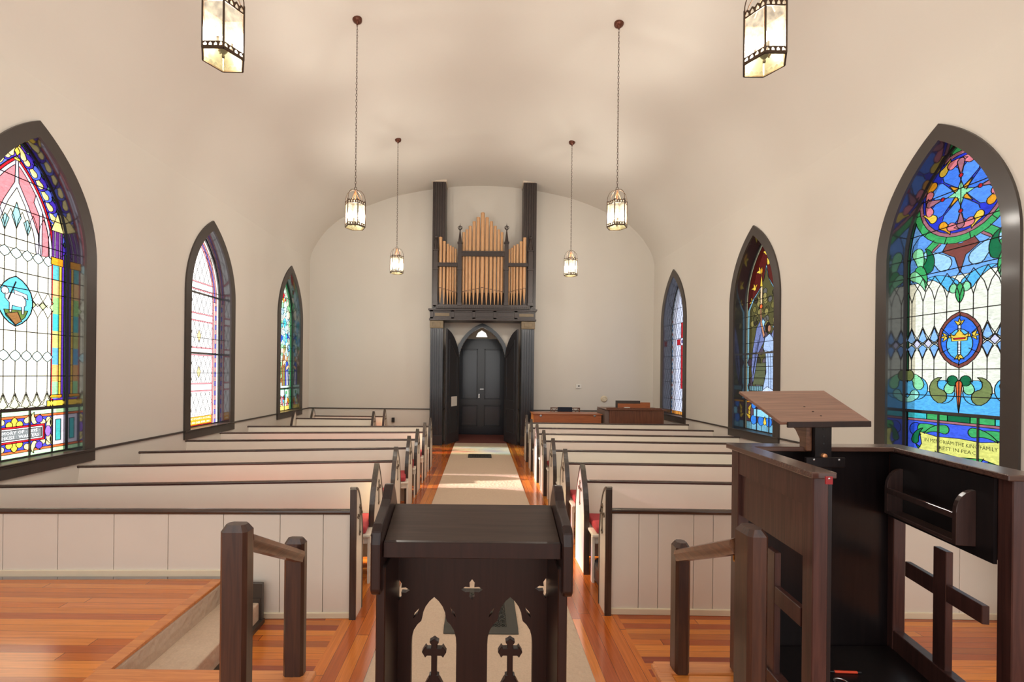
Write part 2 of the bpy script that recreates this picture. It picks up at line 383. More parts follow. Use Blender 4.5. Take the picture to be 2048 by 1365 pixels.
# vestibule behind the portal
YA = 11.72
bm = B(); ao = arch(0.60, 0.95, 0.35, 0, 2.06, mid=0.02)
add_plate(bm, [(-1.2, 0)]+[(0.02-0.60, 0)]+list(reversed(ao[2:]))[0:]+[(0.62, 0), (1.2, 0), (1.2, 3.3), (-1.2, 3.3)], [], YA, YA+0.12, XZ)
tag(finish('wall_portal', bm, WALL), 'pale wall pierced by the pointed doorway inside the organ portal', 'wall', kind='structure')
bm = B(); add_box(bm, -1.0, -0.95, YB-0.3, YA, 0, 3.1); add_box(bm, 0.99, 1.04, YB-0.3, YA, 0, 3.1); add_box(bm, -1.0, 1.04, YB-0.3, YA, 3.08, 3.12)
tag(finish('wall_reveal', bm, WAINS), 'pale side reveals of the organ portal', 'wall', kind='structure')
bm = B(); add_box(bm, -0.95, -0.93, YB-0.2, YA, ZSILL-0.015, ZSILL+0.01); add_box(bm, 0.97, 0.99, YB-0.2, YA, ZSILL-0.015, ZSILL+0.01)
tag(finish('trim_9', bm, TRIMD), 'short dark chair rail inside the portal', 'trim', kind='structure')
YD = 13.0
bm = B(); tri = [(-0.16, 2.80), (0.18, 2.80), (0.12, 2.93), (0.01, 3.0), (-0.1, 2.93)]
add_plate(bm, [(-1.2, 0), (-0.66, 0), (-0.66, 2.70), (0.67, 2.70), (0.67, 0), (1.2, 0), (1.2, 3.5), (-1.2, 3.5)], [tri], YD+0.05, YD+0.2, XZ)
tag(finish('wall_vestibule', bm, WALL), 'pale outer wall of the vestibule above the closed doors', 'wall', kind='structure')
bm = B(); add_box(bm, -1.25, -1.2, YA+0.12, YD+0.2, 0, 3.5); add_box(bm, 1.2, 1.25, YA+0.12, YD+0.2, 0, 3.5)
tag(finish('wall_vestibule.001', bm, WALL), 'side walls of the vestibule', 'wall', kind='structure')
bm = B(); add_box(bm, -1.25, 1.25, YA, YD+0.2, 3.5, 3.55)
tag(finish('ceiling.001', bm, CEIL), 'flat vestibule ceiling', 'ceiling', kind='structure')
bm = B()
ai = arch(0.60, 0.95, 0.35, 0, 2.06, mid=0.02, n=16); aout = arch(0.69, 1.04, 0.35, 0, 2.06, mid=0.02, n=16)
lp = [(0.71, 0)]+aout[2:]+[(-0.67, 0), (-0.58, 0)]+list(reversed(ai[2:]))+[(0.62, 0)]
add_plate(bm, lp, [], YA-0.05, YA+0.13, XZ)
tag(finish('trim_4', bm, DOORB), 'blue-black pointed frame around the inner doorway', 'trim', kind='structure')
# transom pane
def colour_mesh(name, verts, faces, cols, frame, m, parent):
    me = bpy.data.meshes.new(name); me.from_pydata([frame(v[0], v[1], 0) for v in verts], [], faces); me.update()
    at_ = me.color_attributes.new('Col', 'FLOAT_COLOR', 'CORNER')
    k = 0
    for p, c in zip(me.polygons, cols):
        for li in p.loop_indices: at_.data[li].color = (*c, 1)
    me.materials.append(m); o = bpy.data.objects.new(name, me); C.objects.link(o)
    if parent is not None: o.parent = parent; o.matrix_parent_inverse = Matrix.Translation(-Vector(parent.location))
    return o
w7 = empty('window_7', (0, YD+0.1, 2.8), 'small bright transom pane above the closed doors', 'window', kind='structure')
colour_mesh('pane', [(p[0], p[1]) for p in tri], [tuple(range(5))], [(1, 0.97, 0.92)], lambda u, v, t: Vector((u, YD+0.12, v)), GLASS, w7)

# ---------------------------------------------------------------- stained glass
LIN = lambda r, g, b: srgb(r, g, b)[:3]
CREAM = LIN(250, 246, 224); CLR = LIN(252, 252, 255); BLUE = LIN(48, 84, 216); DBLUE = LIN(40, 44, 190); SKY = LIN(96, 190, 240); PALEB = LIN(170, 216, 246)
GRN = LIN(70, 176, 100); DGRN = LIN(26, 112, 70); LGRN = LIN(150, 228, 170); YEL = LIN(250, 206, 76); PAMB = LIN(252, 232, 160); AMB = LIN(238, 160, 40); RED = LIN(196, 30, 44); PINK = LIN(232, 128, 138)
MAUV = LIN(176, 110, 120); LAV = LIN(222, 216, 240); PURP = LIN(96, 60, 190); BRN = LIN(136, 74, 66); ORA = LIN(236, 110, 60); TEAL = LIN(70, 190, 200); OLIV = LIN(128, 140, 84); DARK = LIN(42, 36, 30)
def inpoly(p, lp):
    c = False; n = len(lp); j = n-1
    for i in range(n):
        if (lp[i][1] > p[1]) != (lp[j][1] > p[1]) and p[0] < (lp[j][0]-lp[i][0])*(p[1]-lp[i][1])/(lp[j][1]-lp[i][1])+lp[i][0]: c = not c
        j = i
    return c
class SG:
    def __init__(s, base):
        s.outer = arch(HI+0.004, RI+0.004, CI, ZSILL-0.01, ZSPR); s.it = [('f', s.outer, base, 0)]
    def f(s, poly, col, w=0.006): s.it.append(('f', [tuple(p) for p in poly], col, w))
    def l(s, pts, w=0.006): s.it.append(('l', [tuple(p) for p in pts], None, w))
    def m(s, poly, col, w=0.006):
        s.f(poly, col, w); s.f([(-x, y) for x, y in poly], col, w)
    def ml(s, pts, w=0.006): s.l(pts, w); s.l([(-x, y) for x, y in pts], w)
    def build(s, frame, parent, tdir):
        V = []; E = []; Fc = []; cols = []
        for k, pts, col, w in s.it:
            if k != 'f': continue
            a = sum(pts[i-1][0]*pts[i][1]-pts[i][0]*pts[i-1][1] for i in range(len(pts)))
            pp = pts if a > 0 else list(reversed(pts))
            b = len(V); V += [Vector(p) for p in pp]; Fc.append(list(range(b, b+len(pp)))); cols.append(col)
        ov, oe, of, _, _, orf = delaunay_2d_cdt(V, [], Fc, 0, 1e-5)
        ff = []; cc = []
        polys = [it for it in s.it if it[0] == 'f']
        bb = [(min(p[0] for p in q[1]), max(p[0] for p in q[1]), min(p[1] for p in q[1]), max(p[1] for p in q[1])) for q in polys]
        for f in of:
            m = ((ov[f[0]].x+ov[f[1]].x+ov[f[2]].x)/3, (ov[f[0]].y+ov[f[1]].y+ov[f[2]].y)/3)
            if not inpoly(m, s.outer): continue
            for j in range(len(polys)-1, -1, -1):
                b = bb[j]
                if b[0] <= m[0] <= b[1] and b[2] <= m[1] <= b[3] and inpoly(m, polys[j][1]): break
            ff.append(tuple(f)); cc.append(polys[j][2])
        colour_mesh('stained_glass', ov, ff, cc, lambda u, v, t: frame(u, v, 0), GLASS, parent)
        bm = B(); later = [(i, it[1]) for i, it in enumerate(s.it) if it[0] == 'f']
        bbs = {i: (min(p[0] for p in lp), max(p[0] for p in lp), min(p[1] for p in lp), max(p[1] for p in lp)) for i, lp in later}
        for i, (k, pts, col, w) in enumerate(s.it):
            if w <= 0: continue
            seq = list(pts)+([pts[0]] if k == 'f' else [])
            fine = []
            for a, b in zip(seq, seq[1:]):
                n = max(1, int(math.hypot(b[0]-a[0], b[1]-a[1])/0.03))
                fine += [((a[0]+(b[0]-a[0])*j/n, a[1]+(b[1]-a[1])*j/n), (a[0]+(b[0]-a[0])*(j+1)/n, a[1]+(b[1]-a[1])*(j+1)/n)) for j in range(n)]
            for a, b in fine:
                m = ((a[0]+b[0])/2, (a[1]+b[1])/2)
                if not inpoly(m, s.outer): continue
                if any(j > i and bbs[j][0] < m[0] < bbs[j][1] and bbs[j][2] < m[1] < bbs[j][3] and inpoly(m, lp) for j, lp in later): continue
                dx, dy = b[0]-a[0], b[1]-a[1]; d = math.hypot(dx, dy)
                if d < 1e-6: continue
                nx, ny = -dy/d*w/2, dx/d*w/2; ex, ey = dx/d*w*0.25, dy/d*w*0.25
                q = [(a[0]-ex+nx, a[1]-ey+ny), (a[0]-ex-nx, a[1]-ey-ny), (b[0]+ex-nx, b[1]+ey-ny), (b[0]+ex+nx, b[1]+ey+ny)]
                top = [bm.verts.new(frame(x, y, 0.004)) for x, y in q]; bot = [bm.verts.new(frame(x, y, 0.0)) for x, y in q]
                bm.faces.new(top)
                for e in range(4): bm.faces.new((top[e], bot[e], bot[(e+1) % 4], top[(e+1) % 4]))
        me = bpy.data.meshes.new('lead_came'); bmesh.ops.recalc_face_normals(bm, faces=bm.faces); bm.to_mesh(me); bm.free(); me.materials.append(LEAD)
        o = bpy.data.objects.new('lead_came', me); C.objects.link(o); o.parent = parent; o.matrix_parent_inverse = Matrix.Translation(-Vector(parent.location))
def circ(cx, cy, r, n=18, ry=None, a0=0): return [(cx+r*math.cos(a0+2*PI*i/n), cy+(ry or r)*math.sin(a0+2*PI*i/n)) for i in range(n)]
def vesica(cx, cy, hw, hh, n=9):
    R = (hw*hw+hh*hh)/(2*hw); a = math.asin(min(1, hh/R)); c = R-hw
    return [(cx-c+R*math.cos(-a+2*a*i/n), cy+R*math.sin(-a+2*a*i/n)) for i in range(n)]+[(cx+c-R*math.cos(-a+2*a*i/n), cy-R*math.sin(-a+2*a*i/n)) for i in range(n)]
def drop(cx, cy, ang, L, w, bend=0.0, n=8):
    """comma shape: round head at (cx,cy), tail towards ang, bending"""
    pts = []; spine = []
    for i in range(n+1):
        t = i/n; a = ang+bend*t
        if not spine: p = (cx, cy)
        else: p = (spine[-1][0]+math.cos(a)*L/n, spine[-1][1]+math.sin(a)*L/n)
        spine.append(p)
    Lf = []; Rt = []
    for i, p in enumerate(spine):
        t = i/n; a = ang+bend*t; r = w*(1-t)**0.8 if i < n else 0.0008
        Lf.append((p[0]-math.sin(a)*r, p[1]+math.cos(a)*r)); Rt.append((p[0]+math.sin(a)*r, p[1]-math.cos(a)*r))
    head = [(cx+w*math.cos(ang-PI/2-PI*j/6), cy+w*math.sin(ang-PI/2-PI*j/6)) for j in range(1, 6)]
    return list(reversed(Rt))+head+Lf
def rect(x0, x1, y0, y1): return [(x0, y0), (x1, y0), (x1, y1), (x0, y1)]
def arcp(cx, cy, r, a0, a1, n=10): return [(cx+r*math.cos(a0+(a1-a0)*i/n), cy+r*math.sin(a0+(a1-a0)*i/n)) for i in range(n+1)]
def text_polys(s, cx, cy, width, height):
    cu = bpy.data.curves.new('lettering', 'FONT'); cu.body = s; cu.resolution_u = 1; cu.size = 1
    o = bpy.data.objects.new('lettering', cu); C.objects.link(o); bpy.context.view_layer.update()
    ev = o.evaluated_get(bpy.context.evaluated_depsgraph_get()); me = ev.to_mesh()
    vs = [(v.co.x, v.co.y) for v in me.vertices]; fs = [list(p.vertices) for p in me.polygons]
    ev.to_mesh_clear(); bpy.data.objects.remove(o); bpy.data.curves.remove(cu)
    x0 = min(v[0] for v in vs); x1 = max(v[0] for v in vs); y0 = min(v[1] for v in vs); y1 = max(v[1] for v in vs)
    return [[(cx+((vs[i][0]-x0)/(x1-x0)-0.5)*width, cy+((vs[i][1]-y0)/(y1-y0)-0.5)*height) for i in f] for f in fs]
def border_pts(off, n=24, top=True):
    """path just inside the arch at distance off, from bottom right up over apex side"""
    R = RI-off; a1 = math.acos(CI/R); r = [(HI-off, ZSILL)]+[(-CI+R*math.cos(a1*i/n), ZSPR+R*math.sin(a1*i/n)) for i in range(n+1)]
    return r
def inner_arch(off, z0=ZSILL): return arch(HI-off, RI-off, CI, z0, ZSPR)
def apexz(off): return ZSPR+math.sqrt((RI-off)**2-CI**2)

def win_king():
    s = SG(DGRN); s.f(inner_arch(0.035), CREAM, 0.008)
    # foliage zone
    s.f(arch(HI-0.04, RI-0.04, CI, 2.72, ZSPR), LIN(120, 176, 244), 0.006)
    s.m([(0, 3.18), (0.12, 3.16), (0.3, 2.98), (0.42, 2.78), (0.50, 2.72), (0.505, 2.93), (0.47, 3.12), (0.40, 3.2), (0.2, 3.24)], LIN(104, 160, 236))
    for a, b in ((0.05, MAUV), (0.02, GRN)):
        s.m([(0.03, 3.22-a), (0.26, 3.05-a), (0.42, 2.80-a), (0.47, 2.80-a), (0.33, 3.08-a), (0.1, 3.26-a)], b)
    s.f([(-0.02, 3.02), (0.02, 3.02), (0.055, 3.1), (0.12, 3.06), (0.17, 2.98), (0.1, 2.93), (0.05, 2.9), (0, 2.74), (-0.05, 2.9), (-0.1, 2.93), (-0.17, 2.98), (-0.12, 3.06), (-0.055, 3.1), (0, 3.2)], BRN)
    s.m(drop(0.15, 2.86, 0.9, 0.32, 0.075, -0.7), PALEB); s.m(drop(0.31, 2.86, 2.2, 0.22, 0.06, -1.4), DGRN); s.m(drop(0.42, 3.02, 4.2, 0.25, 0.06, 0.9), LGRN)
    s.m(drop(0.40, 2.84, 3.9, 0.2, 0.055, 0.8), GRN); s.m(drop(0.46, 2.80, 3.6, 0.22, 0.05, 0.9), LGRN); s.m(drop(0.07, 2.63, 0.9, 0.28, 0.065, -0.8), SKY)
    s.m(circ(0.055, 2.6, 0.045), LGRN); s.f(vesica(0, 2.55, 0.04, 0.1), GRN)
    # rosette
    s.f(circ(0, 3.50, 0.47, 30), GRN); s.f(circ(0, 3.50, 0.405, 30), MAUV); s.f(circ(0, 3.50, 0.37, 30), LIN(48, 60, 200))
    for k in range(12): s.l([(0.405*math.cos(k*PI/6+0.2), 3.5+0.405*math.sin(k*PI/6+0.2)), (0.47*math.cos(k*PI/6+0.2), 3.5+0.47*math.sin(k*PI/6+0.2))])
    for k in range(4):
        a = k*PI/2+PI/4
        for d in (-0.37, 0.37): s.f(drop(0.225*math.cos(a+d), 3.5+0.225*math.sin(a+d), a+d*0.7+PI, 0.19, 0.078, 0.0), LIN(92, 150, 244) if d > 0 else LIN(74, 128, 232))
        for d in (-1, 1):
            s.f(drop(0.31*math.cos(a+d*0.22), 3.5+0.31*math.sin(a+d*0.22), a+d*1.7, 0.13, 0.04, -d*0.6), AMB if d > 0 else YEL)
            s.f(drop(0.31*math.cos(a+d*0.5), 3.5+0.31*math.sin(a+d*0.5), a+d*1.9, 0.15, 0.04, d*0.6), PINK)
        b = k*PI/2; s.f(drop(0.3*math.cos(b), 3.5+0.3*math.sin(b), b+PI, 0.12, 0.035), MAUV)
        s.f([(0.05*math.cos(a-0.5), 3.5+0.05*math.sin(a-0.5)), (0.15*math.cos(a), 3.5+0.15*math.sin(a)), (0.05*math.cos(a+0.5), 3.5+0.05*math.sin(a+0.5)), (0, 3.5)], AMB)
    star = []
    for k in range(8): r = 0.125 if k % 2 == 0 else 0.045; star.append((r*math.cos(k*PI/4), 3.5+r*math.sin(k*PI/4)))
    s.f(star, LGRN); s.l([(0, 3.33), (0, 3.67)])
    for k in range(4): s.f(circ(0.17*math.cos(k*PI/2), 3.5+0.17*math.sin(k*PI/2), 0.02, 8), RED)
    # lancet lattice
    xs = [-0.48+0.12*i for i in range(9)]
    for x in xs:
        s.l([(x, 2.52), (x, 2.26)]); s.l([(x, 1.92), (x, 1.6)])
        for d in (-1, 1):
            s.l([(x, 2.52), (x+d*0.03, 2.62), (x+d*0.12, 2.76)]); s.l([(x, 2.26), (x+d*0.03, 2.19), (x+d*0.075, 2.12), (x+d*0.12, 2.07)]); s.l([(x, 1.92), (x+d*0.03, 2.0), (x+d*0.075, 2.06), (x+d*0.12, 2.1)])
    for x in xs[:-1]:
        s.f([(x+0.06, 2.13), (x+0.1, 2.085), (x+0.06, 2.04), (x+0.02, 2.085)], LAV)
        s.f([(x, 2.24), (x+0.045, 2.13), (x, 2.09), (x-0.045, 2.13)], LIN(150, 196, 250)); s.f([(x, 1.94), (x+0.045, 2.04), (x, 2.08), (x-0.045, 2.04)], LIN(140, 190, 250))
    # sea scrolls
    s.f([(-HI, 1.40), (HI, 1.40), (HI, 1.60), (0.3, 1.60), (0.15, 1.56), (0, 1.60), (-0.15, 1.56), (-0.3, 1.60), (-HI, 1.60)], LIN(96, 186, 244))
    for sx in (-1, 1):
        s.f(circ(sx*0.15, 1.60, 0.115), SKY); s.f(drop(sx*0.18, 1.555, 0.2 if sx > 0 else PI-0.2, 0.25, 0.07, sx*2.6), OLIV); s.f(drop(sx*0.09, 1.63, PI/2, 0.16, 0.05, sx*2.0), LGRN)
        s.f(circ(sx*0.42, 1.63, 0.12), SKY); s.f(drop(sx*0.40, 1.67, PI/2, 0.2, 0.06, -sx*2.2), LGRN); s.f(drop(sx*0.44, 1.56, 4.2, 0.16, 0.05, sx), LIN(160, 236, 220)); s.f(vesica(sx*0.5, 1.76, 0.05, 0.06), OLIV)
        s.f(circ(sx*0.06, 1.71, 0.05), DGRN)
    s.f(drop(0, 1.68, -PI/2, 0.27, 0.03), ORA); s.l([(0, 2.5), (0, 0.86)])
    # medallion
    s.f(vesica(0, 2.10, 0.205, 0.27), BRN); s.f(vesica(0, 2.10, 0.175, 0.235), LIN(60, 120, 235)); s.f(vesica(0, 2.06, 0.12, 0.15), SKY)
    for k in range(6): a = k*PI/3+0.5; s.l([(0.1*math.cos(a), 2.08+0.12*math.sin(a)), (0.2*math.cos(a), 2.1+0.25*math.sin(a))])
    s.f(rect(-0.013, 0.013, 1.96, 2.24), CLR); s.f(rect(-0.1, 0.1, 2.125, 2.15), YEL)
    for y in (1.98, 2.0, 2.03, 2.06): s.l([(-0.013, y), (0.013, y)], 0.005)
    for x, y, a in ((0, 2.25, PI/2), (-0.12, 2.137, PI), (0.12, 2.137, 0), (0, 1.95, -PI/2)):
        for d in (-0.9, 0, 0.9): s.f(drop(x+0.012*math.cos(a+d), y+0.012*math.sin(a+d), a+d, 0.045, 0.016), YEL, 0.004)
    s.f([(-0.07, 2.09), (0.07, 2.09), (0.085, 2.17), (0.05, 2.14), (0, 2.2), (-0.05, 2.14), (-0.085, 2.17)], YEL, 0.004); s.f([(-0.05, 2.105), (0.05, 2.105), (0.055, 2.12), (-0.055, 2.12)], RED, 0.004)
    # lower panel
    s.f(rect(-HI+0.03, HI-0.03, 0.84, 1.375), LIN(70, 100, 230), 0.01)
    s.f(rect(-HI+0.03, HI-0.03, 1.29, 1.315), MAUV)
    for i in range(5): s.f(rect(-0.515+i*0.206, -0.515+(i+1)*0.206, 1.315, 1.375), [TEAL, GRN, DGRN, GRN, TEAL][i])
    for sx in (-1, 1):
        s.f(circ(sx*0.42, 1.2, 0.07), BLUE); s.f(drop(sx*0.36, 1.22, 0.3 if sx < 0 else PI-0.3, 0.24, 0.045, 0.5*sx), GRN); s.f(drop(sx*0.43, 1.09, PI/2, 0.16, 0.04, sx), DGRN)
        s.f(drop(sx*0.13, 1.23, 0.2 if sx > 0 else PI-0.2, 0.22, 0.045, -sx*0.9), GRN); s.f(drop(sx*0.24, 0.93, PI-0.3 if sx < 0 else 0.3, 0.22, 0.045, sx*0.5), DGRN); s.f(drop(sx*0.06, 0.94, 0 if sx > 0 else PI, 0.2, 0.05, sx*0.9), GRN); s.f(circ(sx*0.07, 0.9, 0.055), BLUE)
        s.f(circ(sx*0.43, 0.94, 0.02, 8), RED)
    s.f([(-0.38, 1.18), (-0.2, 1.15), (0, 1.16), (0.2, 1.15), (0.38, 1.18), (0.36, 1.06), (0.42, 0.95), (0.2, 1.0), (0, 0.98), (-0.2, 1.0), (-0.42, 0.95), (-0.36, 1.06)], LIN(232, 226, 120))
    for p in text_polys('IN MEMORIAM THE KING FAMILY', 0, 1.105, 0.66, 0.036): s.f(p, LIN(30, 40, 20), 0)
    for p in text_polys('REST IN PEACE', 0, 1.045, 0.36, 0.034): s.f(p, LIN(30, 40, 20), 0)
    return s, [3.54, 3.21, 2.98, 2.79, 2.38, 1.82, 1.56], [1.39], [-0.18, 0.18]
def win_lamb():
    s = SG(LGRN); s.f(inner_arch(0.03), PURP, 0.008)
    a1 = inner_arch(0.15, 3.05)
    # blue and violet glass between border and red arc
    for i in range(9):
        t = 0.08+i*0.1; R = RI-0.09; am = math.acos(CI/R)*t
        for sx in (-1, 1):
            x, y = sx*(-CI+R*math.cos(am)), ZSPR+R*math.sin(am)
            s.f(circ(x, y, 0.075, 10), LIN(90, 110, 235) if i % 2 else LIN(70, 50, 190)); 
            s.f(drop(x, y-0.02, PI/2+sx*0.9, 0.12, 0.034, -sx*0.8), PAMB, 0.005)
    s.f(arch(HI-0.15, RI-0.15, CI, 0.84, ZSPR), RED, 0.008); s.f(arch(HI-0.175, RI-0.175, CI, 0.84, ZSPR), LAV, 0.006)
    s.f(arch(HI-0.205, RI-0.205, CI, 2.9, ZSPR), PINK, 0.006)
    s.m([(0.23, 2.85), (0.26, 2.85), (0.26, 3.35), (0.19, 3.5), (0.17, 3.42), (0.23, 3.3)], LAV)
    s.f([(-0.25, 2.9), (-0.22, 3.1), (-0.12, 3.35), (-0.02, 3.55), (-0.012, 3.8), (0.012, 3.8), (0.02, 3.55), (0.12, 3.35), (0.22, 3.1), (0.25, 2.9)], LAV)
    s.f([(-0.2, 2.9), (-0.17, 3.1), (-0.08, 3.35), (0, 3.5), (0.08, 3.35), (0.17, 3.1), (0.2, 2.9)], CREAM)
    s.f([(0, 3.36), (0.045, 3.22), (0, 3.1), (-0.045, 3.22)], LIN(150, 206, 214)); s.m([(0.11, 3.22), (0.14, 3.14), (0.11, 3.06), (0.07, 3.18)], LIN(150, 206, 214))
    # lower body
    s.f(rect(-0.37, 0.37, 1.34, 2.9), CREAM)
    xs = [-0.33, -0.22, -0.11, 0, 0.11, 0.22, 0.33]
    for x in xs:
        s.l([(x, 3.1), (x, 2.91)], 0.005); s.l([(x, 2.81), (x, 2.53)], 0.005); s.l([(x, 2.26), (x, 1.91)], 0.005); s.l([(x, 1.81), (x, 1.5)], 0.005)
        for d in (-1, 1):
            s.l([(x, 3.1), (x+d*0.02, 3.2), (x+d*0.055, 3.28)], 0.005)
            s.l([(x, 2.53), (x+d*0.04, 2.45), (x+d*0.11, 2.37)], 0.005); s.l([(x, 2.26), (x+d*0.04, 2.33), (x+d*0.11, 2.4)], 0.005); s.l([(x, 1.5), (x+d*0.035, 1.41), (x+d*0.1, 1.34)], 0.005)
        for zc in (2.86, 1.86): s.f([(x+0.055, zc), (x+0.035, zc+0.03), (x, zc+0.055), (x-0.035, zc+0.03), (x-0.055, zc), (x-0.035, zc-0.03), (x, zc-0.055), (x+0.035, zc-0.03)], LIN(206, 240, 244), 0.006)
        s.f([(x+0.055, 2.42), (x+0.09, 2.385), (x+0.055, 2.34), (x+0.02, 2.385)], LIN(206, 216, 160), 0.005)
        s.f([(x, 1.34), (x+0.05, 1.36), (x+0.015, 1.43), (x, 1.48), (x-0.015, 1.43), (x-0.05, 1.36)], LIN(226, 232, 190), 0.005)
    # border columns
    cc = [LIN(150, 214, 160), LIN(232, 176, 110), LIN(96, 170, 216), LIN(190, 200, 120), TEAL, LIN(150, 210, 130), LIN(236, 190, 130), LIN(90, 180, 190)]
    for i in range(8): z = 1.42+i*0.18; s.m(rect(0.385, 0.455, z, z+0.18), cc[i], 0); s.m(rect(0.455, 0.485, z, z+0.18), YEL, 0.005)
    s.m(rect(0.36, 0.5, 2.84, 2.92), AMB); s.m(rect(0.37, 0.49, 2.92, 3.2), LIN(110, 56, 150)); s.m([(0.36, 3.2), (0.5, 3.2), (0.43, 3.4)], PAMB); s.m(rect(0.395, 0.41, 2.92, 3.2), LAV); s.m(rect(0.45, 0.465, 2.92, 3.2), LAV)
    s.m(rect(0.33, 0.53, 1.34, 1.4), YEL); s.m(rect(0.36, 0.5, 1.43, 1.46), AMB)
    # fleur at apex
    s.f(vesica(0, 3.9, 0.035, 0.09), YEL); s.m(drop(0.06, 3.82, PI/2, 0.13, 0.032, 1.2), PAMB); s.f(rect(-0.03, 0.03, 3.765, 3.79), YEL)
    # medallion with lamb
    s.f(vesica(0, 2.39, 0.17, 0.245), LIN(96, 190, 226), 0.01)
    s.f([(-0.11, 2.30), (0.12, 2.31), (0.09, 2.24), (0.0, 2.155), (-0.09, 2.24)], LIN(96, 120, 60)); s.f([(-0.09, 2.26), (0.02, 2.29), (0.06, 2.2), (0, 2.16)], LIN(140, 100, 60))
    s.f([(-0.1, 2.46), (-0.02, 2.47), (0.07, 2.45), (0.1, 2.41), (0.1, 2.36), (0.085, 2.35), (0.08, 2.27), (0.06, 2.27), (0.055, 2.34), (0.0, 2.34), (-0.03, 2.35), (-0.04, 2.28), (-0.06, 2.28), (-0.06, 2.37), (-0.1, 2.41)], LIN(226, 222, 230), 0.005)
    s.f(circ(-0.1, 2.48, 0.036, 10), LIN(232, 226, 226), 0.005); s.f([(-0.02, 2.5), (0.11, 2.47), (0.12, 2.42), (0.06, 2.45), (-0.01, 2.46)], LIN(236, 226, 232), 0.005); s.l([(-0.07, 2.4), (0.0, 2.58)], 0.012)
    # lower panel
    s.f(rect(-0.53, 0.53, 0.84, 1.315), LIN(190, 240, 190), 0.01); s.f(rect(-0.53, 0.53, 0.9, 1.265), ORA); s.f(rect(-0.53, 0.53, 0.925, 1.24), LIN(70, 74, 214))
    s.m(rect(0.39, 0.53, 0.925, 1.24), LAV); s.m(rect(0.43, 0.49, 0.97, 1.195), TEAL)
    for sx in (-1, 1):
        for sy in (-1, 1):
            zc = 1.083
            for x, y, a, b in ((0.12, 0.13, 0.4, 1.5), (0.2, 0.115, 2.4, -1.4), (0.29, 0.1, 2.8, -1.6), (0.35, 0.12, 4.6, 0.8), (0.35, 0.045, 1.9, -1.2)):
                a2 = a if sx > 0 else PI-a; a2 = a2 if sy > 0 else -a2
                s.f(drop(sx*x, zc+sy*y, a2, 0.1, 0.03, b*sx*sy), PAMB, 0.005)
            s.f(circ(sx*0.25, zc+sy*0.135, 0.04, 10), LIN(96, 70, 200), 0.005)
        s.f(circ(sx*0.345, 1.083, 0.035, 10, ry=0.06), LIN(150, 110, 220), 0.005)
    s.f(vesica(0, 1.2, 0.035, 0.055), YEL); s.f(vesica(0, 0.965, 0.035, 0.055), YEL)
    for sx in (-1, 1): s.f(circ(sx*0.05, 1.18, 0.035, 10), YEL, 0.005); s.f(circ(sx*0.05, 0.985, 0.035, 10), YEL, 0.005)
    s.f(rect(-0.31, 0.31, 1.0, 1.165), RED); s.f(rect(-0.29, 0.29, 1.02, 1.145), CLR); s.f(rect(-0.275, 0.275, 1.035, 1.13), LIN(120, 126, 130))
    for p in text_polys('IN MEMORY OF · 1895 ·', 0.01, 1.105, 0.5, 0.032): s.f(p, CLR, 0)
    for p in text_polys('HOTCHKISS · WALTERS', 0.0, 1.06, 0.5, 0.032): s.f(p, CLR, 0)
    return s, [3.6, 3.3, 3.0, 2.68, 2.52, 2.1, 1.66], [1.325], [-0.14, 0.14, 0.38]
def diamonds(s, x0, x1, z0, z1, dx, dz):
    n = int((x1-x0)/dx*2)+int((z1-z0)/dz*2)+8
    for i in range(-n, n):
        a = (x0+i*dx, z0); 
        for d in (1, -1):
            pts = []
            for j in range(0, int((z1-z0)/dz*8)+1):
                z = z0+j*dz/8; x = a[0]+d*(z-z0)*dx/dz
                if x0 <= x <= x1: pts.append((x, z))
            if len(pts) > 1: s.l(pts, 0.0045)
def win_diamond():
    s = SG(CLR)
    for i in range(14):
        z = 0.84+i*0.16
        if z < 2.95: s.m(rect(0.43, 0.475, z, z+0.08), LIN(120, 110, 225), 0.004); s.m(rect(0.36, 0.4, z, z+0.16), LIN(236, 150, 160), 0.004); s.m(rect(0.43, 0.475, z+0.08, z+0.16), LIN(236, 170, 190), 0.004)
    s.f(arch(HI-0.07, RI-0.07, CI, 2.9, ZSPR), LIN(240, 160, 170)); s.f(arch(HI-0.11, RI-0.11, CI, 2.9, ZSPR), LIN(140, 130, 232)); s.f(arch(HI-0.145, RI-0.145, CI, 2.9, ZSPR), LIN(240, 150, 160)); s.f(arch(HI-0.185, RI-0.185, CI, 0.84, ZSPR), CLR)
    diamonds(s, -0.36, 0.36, 0.98, 3.7, 0.12, 0.25)
    for z in (1.42, 2.0, 2.55, 3.05):
        s.f(rect(-0.36, 0.36, z, z+0.1), CLR); s.f(rect(-0.36, 0.36, z-0.02, z), LIN(236, 140, 150), 0.003); s.f(rect(-0.36, 0.36, z+0.1, z+0.12), LIN(236, 140, 150), 0.003)
    for z in (1.72, 2.3): s.f([(0, z-0.1), (0.05, z), (0, z+0.1), (-0.05, z)], LIN(250, 220, 150))
    s.f(rect(-0.36, 0.36, 0.87, 1.0), LIN(226, 160, 40)); s.f(rect(-0.36, 0.36, 0.855, 0.87), RED)
    for p in text_polys('IN MEMORY OF DAVID E. ROCKWELL', 0, 0.965, 0.68, 0.032): s.f(p, CLR, 0)
    for p in text_polys('BORN 1800 DIED APRIL 1880', 0, 0.905, 0.62, 0.032): s.f(p, CLR, 0)
    return s, [3.05, 2.27, 1.7], [2.98, 2.02], []
